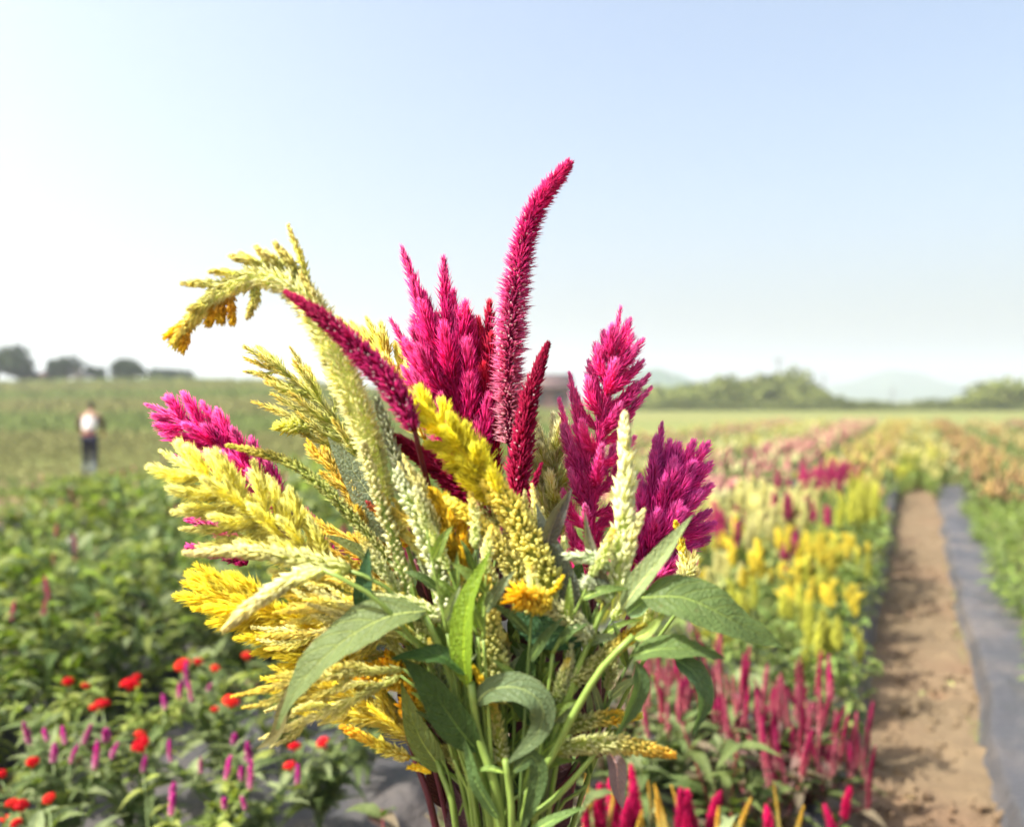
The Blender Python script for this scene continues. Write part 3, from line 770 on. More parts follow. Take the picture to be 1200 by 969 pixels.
# crested red cockscomb head, ruffled fan on a flaring neck
def comb_mesh(seed, col, w=0.06, h=0.05):
    r_ = np.random.default_rng(seed); g = Geo(); nu, nv = 56, 12
    a = np.linspace(0, 2 * math.pi, nu, endpoint=False)
    k1, k2 = r_.integers(6, 9), r_.integers(11, 15); p1, p2 = r_.uniform(0, 6, 2)
    vs, cs = [], []
    for j in range(nv + 1):
        s = j / nv
        if s < .5:                                     # neck flaring out
            q = s / .5; rr = 0.08 + 0.75 * q ** 1.6; z = -0.55 + 0.75 * q
        else:                                          # domed ruffled crest
            q = (s - .5) / .5; rr = 0.98 * math.cos(q * math.pi / 2) + 0.02; z = 0.2 + 0.45 * math.sin(q * math.pi / 2)
        ruf = min(1, s * 1.6) * (0.16 * np.sin(k1 * a + p1 + 3 * s) + 0.11 * np.sin(k2 * a + p2 - 5 * s))
        rad = rr * (1 + ruf); zz = z + (0.16 * np.sin(k2 * a + p1 + 7 * s) + .1 * np.sin(k1 * a * 2 + 9 * s)) * (s > .45) * (1 - 0.4 * s)
        vs.append(np.stack([rad * np.cos(a) * w * .5 * 1.0, rad * np.sin(a) * w * .5 * .72, zz * h], 1))
        base = np.array([0.35, 0.10, 0.06]); f = min(1, s * 1.9)
        cs.append(np.tile(base * (1 - f) + np.asarray(col) * f, (nu, 1)) * r_.uniform(.75, 1.2, (nu, 1)))
    v = np.vstack(vs); c = np.vstack(cs); f = []
    for j in range(nv):
        for i in range(nu):
            i2 = (i + 1) % nu; A, B, C_, D_ = j * nu + i, j * nu + i2, (j + 1) * nu + i2, (j + 1) * nu + i
            f += [[A, B, C_], [A, C_, D_]]
    g.add(v, f, c)
    n = 160; th = r_.uniform(0, 6.28, n); q = r_.uniform(0, 1, n) ** .6
    p = np.stack([q * np.cos(th) * w * .5, q * np.sin(th) * w * .36, (0.2 + 0.5 * np.sqrt(1 - q ** 2)) * h], 1)
    g.strands(p - [0, 0, .002], np.stack([np.cos(th) * q, np.sin(th) * q, np.full(n, .9)], 1), .008, .004, np.asarray(col) * .7, np.asarray(col) * 1.15)
    me = g.mesh("crest"); me.materials.append(M_PETAL); return me
COMBS = [comb_mesh(k, [(0.82, 0.03, 0.045), (0.88, 0.07, 0.05), (0.74, 0.02, 0.04)][k % 3], 0.062 + .006 * (k % 3), 0.046) for k in range(5)]

def mspike_mesh(seed, L, Rm, top, low, inner, n=170, bend=0.1, fl=0.011, fw=0.0032, spread=.8):
    r_ = np.random.default_rng(seed); g = Geo()
    b1 = r_.normal(0, bend * L, 2)
    pts = [(0, 0, 0), (b1[0] * .3, b1[1] * .3, L * .5), (b1[0], b1[1], L)]
    head_spike(g, pts, prof(Rm * .75, Rm, Rm * .12, .3), n, fl, fw, [(0, low), (.35, np.array(low) * .4 + np.array(top) * .6), (.6, top), (1, top)], inner, spread=spread, r_=r_)
    me = g.mesh("flower_spike"); me.materials.append(M_PETAL); return me
MAGS = [mspike_mesh(100 + k, 0.035 + 0.010 * k, 0.0095, (0.48, 0.03, 0.30), (0.66, 0.42, 0.52), (0.38, 0.08, 0.2)) for k in range(5)]
PINKS = [mspike_mesh(120 + k, 0.09 + 0.024 * k, 0.0095, [(0.36, 0.022, 0.12), (0.42, 0.11, 0.17), (0.28, 0.014, 0.085)][k % 3], [(0.60, 0.32, 0.32), (0.58, 0.30, 0.30), (0.5, 0.16, 0.2)][k % 3], (0.24, 0.03, 0.05), 420, .07, .012, .0036) for k in range(6)]
CRIMS = [mspike_mesh(140 + k, 0.09 + 0.015 * k, 0.02, (0.45, 0.008, 0.10), (0.42, 0.01, 0.10), (0.22, 0.004, 0.03), 380, .06, .016, .004, .6) for k in range(4)]
YSPK = [mspike_mesh(160 + k, 0.10 + 0.015 * k, 0.0085, (0.62, 0.42, 0.06), (0.66, 0.62, 0.32), (0.4, 0.36, 0.1), 200, .05, .008, .0028, .6) for k in range(4)]

def stem_part(parent, pts, r0, r1, col, col2=None):
    g = Geo(); pts = curve(pts, 9); g.tube(pts, np.linspace(r0, r1, 9), col, 6, col2)
    return link("stem", g.mesh("stem"), M_STEM, parent)

def near_plant(name, base, heads, leafkey, label, cat, group, stemc, nleaf=26, hgt=.42, lscale=1.0, spread=.16):
    """heads: list of (kind, xyz world position of the head base, mesh)"""
    t = thing(name, base, label, cat, group)
    tops = [(np.array(h[1]) - base, h[2], h[0]) for h in heads]
    while len(tops) < 4:
        a = random.uniform(0, 6.28); rr = random.uniform(.03, spread)
        tops.append((np.array([math.cos(a) * rr, math.sin(a) * rr, hgt * random.uniform(.65, 1.0)]), None, None))
    paths = []
    for tp, me, kind in tops:
        mid = np.array([tp[0] * .35 + random.gauss(0, .012), tp[1] * .35 + random.gauss(0, .012), tp[2] * .5])
        pts = [(random.gauss(0, .008), random.gauss(0, .008), -0.01), mid, tp]
        stem_part(t, pts, .0042, .0018, np.array(stemc) * .85, stemc)
        paths.append(curve(pts, 20))
        if me is not None:
            o = bpy.data.objects.new({"comb": "crest"}.get(kind, "flower_spike"), me); C.objects.link(o); o.parent = t
            o.location = tp + (np.array([0, 0, .014]) if kind == "comb" else 0)
            tl = .10 if kind == 'pink' else .17; o.rotation_euler = (random.gauss(0, tl), random.gauss(0, tl), random.uniform(0, 6.28)); s = random.uniform(.36, .72) if kind == 'comb' else random.uniform(.62, 1.15); o.scale = (s, s, s * random.uniform(.85, 1.2))
    for k in range(nleaf):
        pth = paths[k % len(paths)]; f = random.uniform(.3, .97) if k >= len(paths) * 2 else random.uniform(.86, .98)
        q = pth[min(19, int(f * 19))]
        leaf_obj(t, q, k * 2.4 + random.uniform(-.5, .5), random.uniform(.0, .9), lscale * (1.25 - .55 * f) * random.uniform(.8, 1.25), leafkey, random.randrange(6))
    return t

def zbase(u): return BED_TOP + 0.015
def at_h(px, py, h):
    d = (CAM_H - h) * FPX / (py - HOR)
    return P(px, py, d)

# heads seen in the left bed (red crests, magenta spikes), as direction + height above ground
LEFT_BASE = [(-1.62, 1.50), (-1.66, 1.78), (-1.60, 2.08), (-1.68, 2.40), (-1.64, 2.72), (-1.92, 1.42), (-1.95, 1.70), (-1.92, 2.0), (-1.96, 2.3), (-1.92, 2.62), (-2.2, 1.30), (-2.24, 1.6), (-2.2, 1.92), (-2.25, 2.24), (-2.5, 1.1), (-2.52, 1.4), (-2.5, 1.75), (-1.90, 1.12), (-2.18, .95), (-1.64, 1.22), (-2.5, .8), (-2.22, 2.6)]
LH = [("comb", p_, h) for p_, h in [((80, 796), .56), ((112, 826), .54), ((152, 800), .55), ((160, 790), .56), ((215, 778), .56), ((232, 772), .57), ((252, 780), .56), ((120, 822), .53), ((2, 905), .5), ((14, 940), .48), ((25, 945), .47), ((58, 935), .5), ((166, 872), .5), ((38, 892), .5), ((270, 820), .52), ((252, 828), .5), ((290, 765), .55), ((345, 872), .42), ((340, 895), .38), ((164, 858), .49), ((20, 965), .42), ((8, 958), .42), ((100, 800), .54), ((380, 868), .4)]]
LH += [("mag", p_, h) for p_, h in [((35, 862), .52), ((56, 858), .53), ((63, 884), .5), ((77, 862), .53), ((97, 862), .53), ((111, 892), .48), ((124, 860), .53), ((129, 858), .53), ((82, 885), .5), ((210, 808), .55), ((219, 796), .55), ((244, 800), .54), ((194, 822), .53), ((168, 895), .47), ((200, 882), .48), ((235, 896), .46), ((274, 862), .5), ((283, 905), .45), ((292, 884), .47), ((265, 906), .44), ((293, 915), .44), ((264, 938), .42), ((288, 938), .42), ((201, 946), .42), ((349, 912), .42), ((225, 812), .53), ((201, 928), .43), ((130, 880), .5)]]
for i, (kind, (px, py), h) in enumerate(LH): LH[i] = (kind, at_h(px, py + 10, h - .03), h)
assign = {k: [] for k in range(len(LEFT_BASE))}
for i, (kind, pos, h) in enumerate(LH):
    u, v = toUV(pos)
    k = min(assign, key=lambda q: (LEFT_BASE[q][0] - u) ** 2 + (LEFT_BASE[q][1] - v) ** 2 + 0.012 * len(assign[q]))
    assign[k].append((kind, pos, COMBS[i % 5] if kind == "comb" else MAGS[i % 5]))
for k, (u, v) in enumerate(LEFT_BASE):
    hs = assign[k]; kinds = {h[0] for h in hs}
    b0 = UV(u + random.uniform(-.03, .03), v + random.uniform(-.04, .04), BED_TOP * .8 + .015)
    if kinds == {"comb"}: nm, lb = "cockscomb_plant", "leafy green plant with only red crested heads beside the grey plastic mulch"
    elif kinds == {"mag"}: nm, lb = "spiked_celosia_plant", "leafy green plant with only short magenta spikes beside the red crested plants"
    elif not kinds: nm, lb = "celosia_plant", "flowerless leafy green plant among the red and magenta flowering ones"
    else: nm, lb = "celosia_plant", "leafy green plant mixing red crests and magenta spikes in one clump"
    near_plant(nm, b0, hs, "green" if k % 4 else "lime", lb, "plant", {"cockscomb_plant": "red crested plants", "spiked_celosia_plant": "magenta spiked plants"}.get(nm, "mixed leafy plants in the same bed" if kinds else "flowerless plants in the red and magenta bed"), (0.13, 0.19, 0.055), 100, .46, 1.08)
# small seedling alone on the mulch
near_plant("celosia_seedling", UV(-1.80, 2.95, BED_TOP * .8 + .01), [], "lime", "small pale green seedling with brown stem alone on grey mulch", "plant", None, (0.25, 0.1, 0.05), 26, .22, .75, .07)

# right bed, nearest stretch
RB = [(-.34, 2.15), (-.33, 2.75), (-.34, 3.1), (-.36, 1.8), (-.86, 2.5), (-.86, 2.15), (-.6, 2.5), (-.6, 2.9), (-0.45, 1.62), (-0.75, 1.70), (-1.02, 1.62), (-0.42, 1.95), (-0.70, 2.0), (-0.98, 1.98), (-0.45, 2.28), (-0.72, 2.34), (-1.0, 2.36), (-0.44, 2.62), (-0.72, 2.70), (-1.0, 2.70), (-0.44, 2.95), (-0.74, 3.02), (-1.02, 3.05), (-.36, 2.42), (-.46, 3.25), (-.76, 3.3)]
RH = [("pink", p_, h) for p_, h in [((840, 850), .36), ((850, 870), .34), ((862, 855), .36), ((870, 862), .36), ((842, 800), .44), ((835, 870), .33), ((886, 850), .38), ((893, 830), .4), ((905, 840), .39), ((916, 860), .36), ((926, 870), .34), ((938, 850), .38), ((948, 840), .39), ((955, 850), .36), ((958, 820), .41), ((930, 900), .3), ((945, 895), .3), ((970, 890), .3), ((795, 830), .42), ((782, 820), .43), ((806, 840), .41), ((770, 815), .44), ((760, 830), .43), ((820, 830), .41), ((880, 890), .32), ((862, 900), .3), ((985, 895), .27), ((910, 905), .29), ((895, 900), .3), ((830, 835), .4), ((812, 860), .38), ((750, 800), .45), ((775, 845), .4), ((1005, 905), .22), ((1012, 925), .2), ((965, 930), .24), ((872, 820), .42), ((855, 815), .43)]]
RH += [("crim", p_, h) for p_, h in [((705, 985), .34), ((718, 990), .34), ((730, 985), .35), ((742, 980), .35), ((795, 985), .34), ((805, 990), .34), ((815, 985), .34), ((830, 975), .35), ((835, 985), .33), ((690, 990), .34), ((720, 965), .36), ((905, 1000), .3), ((750, 960), .36), ((800, 975), .36), ((980, 985), .22), ((990, 960), .22)]]
RH += [("yspk", p_, h) for p_, h in [((713, 975), .36), ((764, 965), .37), ((755, 985), .35), ((775, 985), .35), ((785, 990), .35), ((810, 995), .33), ((838, 990), .33), ((860, 990), .32), ((867, 990), .32), ((915, 985), .3), ((930, 990), .29), ((682, 975), .36), ((690, 965), .37), ((740, 995), .34)]]
sets = {"pink": PINKS, "crim": CRIMS, "yspk": YSPK}
RH += [("pink", (px + random.uniform(-18, 18), py + random.uniform(-22, 26)), h + random.uniform(-.03, .05)) for kind, (px, py), h in RH if kind == "pink" for _ in range(2)]
RH = [(kind, at_h(px, py, h), sets[kind][i % len(sets[kind])]) for i, (kind, (px, py), h) in enumerate(RH)]
assign = {k: [] for k in range(len(RB))}
for h in RH:
    u, v = toUV(h[1])
    k = min(assign, key=lambda q: (RB[q][0] - u) ** 2 + (RB[q][1] - v) ** 2 + 0.003 * len(assign[q]))
    assign[k].append(h)
for k, (u, v) in enumerate(RB):
    hs = assign[k]; kinds = {h[0] for h in hs}
    b0 = UV(u, v + random.uniform(-.04, .04), BED_TOP + .015)
    if kinds == {"pink"}: nm, lb, gp = "spiked_celosia_plant", "bushy plant carrying long upright pink spikes near the soil path", "long pink spiked plants by the path"
    elif not kinds: nm, lb, gp = "celosia_plant", "leafy plant without flowers among the long pink spikes", "flowerless plants among the pink spikes"
    elif "pink" not in kinds: nm, lb, gp = "plumed_celosia_plant", "low plant with crimson plumes and thin yellow spikes below the bouquet", "crimson and yellow plants below the bouquet"
    else: nm, lb, gp = "celosia_plant", "plant mixing long pink spikes with crimson or yellow heads", "plants mixing pink, crimson and yellow heads"
    near_plant(nm, b0, hs, "maroon" if k % 3 else "green", lb, "plant", gp, (0.22, 0.035, 0.05) if k % 3 else (0.14, 0.18, 0.06), 96, .43, 1.15, .19)

# ------------------------------------------------------------------ bed plants farther off: template + copies
def foliage(g, hgt, rad, n, L, W, cols, r_):
    for k in range(n):
        a = r_.uniform(0, 6.28); f = r_.uniform(.12, 1.0); rr = rad * (0.35 + .65 * f) * math.sqrt(r_.uniform(.05, 1))
        p0 = np.array([math.cos(a) * rr, math.sin(a) * rr, hgt * f])
        az = a + r_.normal(0, .7); el = r_.uniform(-.2, .9); l = L * r_.uniform(.7, 1.25)
        dx = np.array([math.cos(az) * math.cos(el), math.sin(az) * math.cos(el), math.sin(el)])
        p1 = p0 + dx * l * .5; p2 = p0 + dx * l + np.array([0, 0, -l * r_.uniform(.1, .5)])
        g.leaf(curve([p0, p1, p2], 5), W * r_.uniform(.8, 1.2), (0.1, 0.05, 1), np.array(cols[r_.integers(0, len(cols))]) * r_.uniform(.75, 1.25), fold=.35, wave=.03, na=4, nc=2, seed=k)
def template(key, hgt, rad, nl, L, W, cols, stemc, heads, seed):
    """returns list of (part name, mesh, material, kind, local location)"""
    r_ = np.random.default_rng(seed); parts = []
    g = Geo(); foliage(g, hgt * .86, rad, nl, L, W, cols, r_)
    parts.append(("foliage", g.mesh("foliage"), M_FOL, "stuff", (0, 0, 0)))
    g = Geo(); tops = []
    for k in range(max(4, len(heads))):
        a = r_.uniform(0, 6.28); rr = rad * .75 * math.sqrt(r_.uniform())
        tp = np.array([math.cos(a) * rr, math.sin(a) * rr, hgt * r_.uniform(.74, 1.0)]); tops.append(tp)
        g.tube(curve([(0, 0, -.02), tp * [.4, .4, .5], tp], 7), np.linspace(.006, .0025, 7), stemc, 5)
    parts.append(("stem", g.mesh("stem"), M_STEM, None, (0, 0, 0)))
    for k, (nm, hm_) in enumerate(heads): parts.append((nm, hm_, M_PETAL, None, tuple(tops[k] - [0, 0, .02])))
    return parts
def plant_copy(parts, name, loc, rz, s, label, group):
    t = thing(name, loc, label, "plant", group); t.rotation_euler = (0, 0, rz); t.scale = (s, s, s)
    for nm, me, mat, kind, lo in parts:
        o = link(nm, me, mat, t, kind); o.location = lo
    return t
def plume_mesh(seed, L, Rm, cols, inner, nb=14):
    r_ = np.random.default_rng(seed); g = Geo()
    ax = [(0, 0, 0), (r_.normal(0, .01), r_.normal(0, .01), L * .5), (r_.normal(0, .02), r_.normal(0, .02), L)]
    A = curve(ax, 20)
    for k in range(nb):
        f = .1 + .72 * k / nb; a = k * 2.4; q = A[int(f * 19)]; w = Rm * (1.1 - .8 * f)
        out_ = np.array([math.cos(a), math.sin(a), 0])
        l = L * (.34 - .12 * f)
        head_spike(g, [q, q + out_ * w * .6 + [0, 0, l * .45], q + out_ * w + [0, 0, l]], prof(.006, .009, .002), 40, .016, .0055, [(0, np.array(cols) * .9), (1, cols)], inner, .6, r_=r_)
    head_spike(g, [A[8], A[14], A[19]], prof(.012, .011, .002), 70, .018, .0055, [(0, cols), (1, cols)], inner, .6, r_=r_)
    me = g.mesh("plume"); me.materials.append(M_PETAL); return me
YP = [plume_mesh(200 + k, .12 + .03 * k, .024, (0.72, 0.64, 0.10), (0.62, 0.58, 0.14)) for k in range(3)]
CP = [plume_mesh(210 + k, .13 + .03 * k, .025, (0.66, 0.64, 0.34), (0.42, 0.42, 0.16)) for k in range(3)]
LP = [plume_mesh(220 + k, .16 + .03 * k, .03, (0.55, 0.55, 0.12), (0.36, 0.4, 0.08)) for k in range(3)]
MP = [plume_mesh(230 + k, .15 + .03 * k, .024, (0.48, 0.07, 0.20), (0.36, 0.06, 0.14)) for k in range(3)]
FG = [(0.12, 0.19, 0.05), (0.15, 0.23, 0.07), (0.09, 0.15, 0.04), (0.19, 0.25, 0.09)]
YF = [(0.2, 0.28, 0.08), (0.15, 0.23, 0.06), (0.26, 0.30, 0.10)]
def tset(seed, heads, nm, n, **kw):
    return [template(nm, .58, .2, 110, .10, .034, kw.get("cols", FG), (0.14, 0.2, 0.06), [("plume", heads[(k + j) % len(heads)]) for j in range(n)], seed + k) for k in range(2)]
T_Y, T_C, T_L, T_M = tset(300, YP, "y", 5, cols=YF), tset(310, CP, "c", 7, cols=YF), tset(320, LP, "l", 6, cols=YF), tset(330, MP, "m", 6)
def row(ts, us, v0, v1, step, name, label, group, smin=.85, smax=1.1, zb=BED_TOP + .015):
    k = 0; v = v0
    while v < v1:
        for u in us:
            plant_copy(ts[k % len(ts)], name, UV(u + random.gauss(0, .05), v + random.gauss(0, .05), zb), random.uniform(0, 6.28), random.uniform(smin, smax), label, group); k += 1
        v += step
row(T_L, (-.42, -.72, -1.02), 3.45, 3.85, .32, "plumed_celosia_plant", "plant with lime yellow plumes between the pink spikes and the golden plumes", "lime yellow plumed plants", .6, .72)
row([T_L[1], T_Y[0]], (-.36,), 3.5, 6.0, .45, "plumed_celosia_plant", "low plumed plant spilling over the dark plastic edge beside the path", "plants spilling over the plastic edge", .55, .78)
row([T_L[0], T_C[1]], (-.5, -.85), 4.3, 5.4, .5, "plumed_celosia_plant", "pale plumed plant mixed in among the golden yellow plumes", "pale plants among the golden plumes", .7, .9)
row(T_Y, (-.46, -.72, -1.0), 4.05, 5.4, .40, "plumed_celosia_plant", "plant with golden yellow plumes leaning over the edge of the soil path", "golden yellow plumed plants", .68, .98)
row(T_C, (-.75, -1.08), 5.0, 6.6, .36, "plumed_celosia_plant", "plant with pale cream plumes behind the golden yellow plumes", "cream plumed plants", .95, 1.12)
row(T_M, (-.62, -.95), 6.9, 8.2, .62, "plumed_celosia_plant", "plant with magenta plumes beyond the pale cream plumes", "magenta plumed plants", .95, 1.1)
row(T_M, (-.62, -1.0), 4.7, 6.6, .7, "plumed_celosia_plant", "pink plumed plant scattered among the golden and cream plumes", "pink plants among golden and cream plumes", .75, 1.0)
row(T_L, (-.40,), 6.0, 8.2, .36, "plumed_celosia_plant", "lime plumed plant beside the path, before the distant orange flower row", "lime plumed plants before the orange row", .85, 1.0)
row(T_C, (-1.55, -1.95), 5.2, 6.8, .4, "plumed_celosia_plant", "plant with cream plumes in the bed behind the bouquet's magenta fan", "cream plumed plants in the second bed", .9, 1.05)
row(T_M, (-2.35,), 3.4, 6.8, .4, "plumed_celosia_plant", "plant with magenta plumes in the bed beyond the grey mulch", "magenta plumed plants in the second bed", .85, 1.0)
for u_, v_ in [(-.22, 12.9), (.24, 13.3), (-.16, 13.9), (.2, 14.2), (-.08, 14.5), (.1, 14.6), (-.25, 14.3), (.02, 15.0)]:
    plant_copy(T_L[0] if u_ < 0 else T_C[1], "plumed_celosia_plant", UV(u_, v_, .02), v_ * 3, .62, "pale plumed plant growing across the closed far end of path", "plants closing off the path")
row([T_C[0], T_L[0]], (-.2, .02, .22), 14.9, 15.8, .4, "plumed_celosia_plant", "pale plumed plant growing across the closed far end of path", "plants closing off the path", .7, 1.0, .02)
# leafy green crop on the left
LEAFY = [(0.125, 0.165, 0.035), (0.165, 0.205, 0.045), (0.07, 0.115, 0.03), (0.19, 0.24, 0.11), (0.16, 0.24, 0.025), (0.055, 0.095, 0.025)]
PSP = [mspike_mesh(180 + k, 0.07 + .015 * k, .014, (0.45, 0.06, 0.18), (0.55, 0.25, 0.32), (0.3, .06, .12), 90) for k in range(3)]
WSP = plume_mesh(240, .12, .045, (0.82, 0.82, 0.78), (0.6, 0.62, 0.5))
T_G = [template("g", .66, .27, 190, .14, .045, LEAFY, (0.13, 0.2, 0.06), [("flower_spike", PSP[j % 3]) for j in range(nh)], 340 + k) for k, nh in enumerate((3, 0, 1))]
CROPLOOK = ["leafy crop plant with three pink spikes", "flowerless leafy green crop plant", "leafy crop plant with one pink spike"]
for us_, v0, v1, step, s0, s1, where in [((-2.88,), -.4, 4.6, .36, .66, .9, "right behind the red crested flowers"), ((-3.3, -3.75, -4.2), .1, 9.2, .48, .68, 1.15, "in the middle of the dense crop"),
                                     ((-4.95, -5.5, -6.5), 1.2, 11.5, .5, .68, 1.15, "in the rear half of the dense crop"), ((-7.3, -8.0), 4.0, 12.5, .55, .7, 1.0, "at the crop edge nearest the weedy field")]:
    v = v0; k = 0
    while v < v1:
        for u in us_:
            q = [1, 0, 2, 1, 1, 2][k % 6]; k += 1
            plant_copy(T_G[q], "leafy_celosia_plant", UV(u + random.gauss(0, .05), v + random.gauss(0, .05), BED_TOP + .015), random.uniform(0, 6.28), random.uniform(s0, s1), CROPLOOK[q] + " " + where, "crop plants " + where)
        v += step
wp = P(82, 655, 4.6)
plant_copy(template("w", wp[2] + .06, .14, 50, .12, .04, LEAFY, (0.13, 0.2, 0.06), [("plume", WSP)], 350), "plumed_celosia_plant", (wp[0], wp[1], 0.02), 1.0, 1.0, "leafy plant with a single white plume in the green crop", None)
# seedlings in the bed right of the path
T_S = [template("s", .17, .10, 36, .075, .026, [(0.16, 0.24, 0.05), (0.2, 0.27, 0.07), (0.11, 0.17, 0.05)], (0.15, 0.2, 0.06), [], 360 + k) for k in range(3)]
row(T_S, (.60, .84, 1.08, 1.32), 3.7, 12, .24, "celosia_seedling", "small green seedling planted through the dark plastic right of the path", "seedlings in the right hand bed", .8, 1.3, .06)

# grass along the path edge and fallen leaves
g = Geo(); n = 520
v = rng.uniform(2.2, 9, n); u = .225 + rng.normal(0, .012, n); keep = np.sin(v * 5) + np.sin(v * 11.3) > .35
side = rng.uniform(size=n) < .25; u = np.where(side, -.235 + rng.normal(0, .02, n), u); u, v = u[keep], v[keep]; n = len(u)
cc = np.array([0.17, 0.22, 0.05]) * rng.uniform(.7, 1.3, (n, 1))
g.strands(np.stack([u * ND[0] + v * DD[0], u * ND[1] + v * DD[1], np.full(n, .012)], 1), rng.normal(size=(n, 3)) * [.6, .6, 0] + [0, 0, 1], rng.uniform(.02, .06, n), .004, cc * .8, cc)
tag(link("path_grass", g.mesh("path_grass"), M_STEM, kind="stuff"), "thin green grass growing along the edges of the soil path", "grass")
for k, (px, py, rz, lb) in enumerate([(1078, 826, .4, "pale green fallen leaf lying alone on the soil path"), (1118, 815, 2.0, "small upright leaf scrap beside the pale fallen leaf on soil"), (1120, 742, 1.0, "green leaf on the soil path near the dark plastic edge"), (1075, 955, 2.6, "dry leaf at the crumbled near end of the soil path")]):
    d = CAM_H * FPX / (py - HOR); p = P(px, py, d); g = Geo(); L = .05
    pts = [(p[0], p[1], .045), (p[0] + math.cos(rz) * L * .5, p[1] + math.sin(rz) * L * .5, .055), (p[0] + math.cos(rz) * L, p[1] + math.sin(rz) * L, .042)]
    g.leaf(pts, .024, (0, 0, 1), (0.36, 0.38, 0.16) if k != 3 else (.3, .22, .1), fold=.4, na=6, nc=4, seed=k)
    tag(link("fallen_leaf", g.mesh("fallen_leaf", p), M_LEAF), lb, "leaf").location = p

# ------------------------------------------------------------------ the bouquet: every cut stem is a thing of its own
BG = "cut celosia stems held together in the bouquet"
MAGENTA, MAGTIP = (0.50, 0.012, 0.17), (0.68, 0.06, 0.30)
CRIMSON, DKCRIM = (0.42, 0.008, 0.075), (0.14, 0.004, 0.025)
GOLD, YELLOW, CREAM = (0.90, 0.74, 0.05), (0.92, 0.87, 0.16), (0.93, 0.92, 0.58)
PALEG, BUDG, YGREEN = (0.52, 0.56, 0.22), (0.66, 0.68, 0.44), (0.62, 0.58, 0.10)
STG, STDK, STMAR = (0.20, 0.30, 0.06), (0.11, 0.18, 0.045), (0.09, 0.012, 0.022)

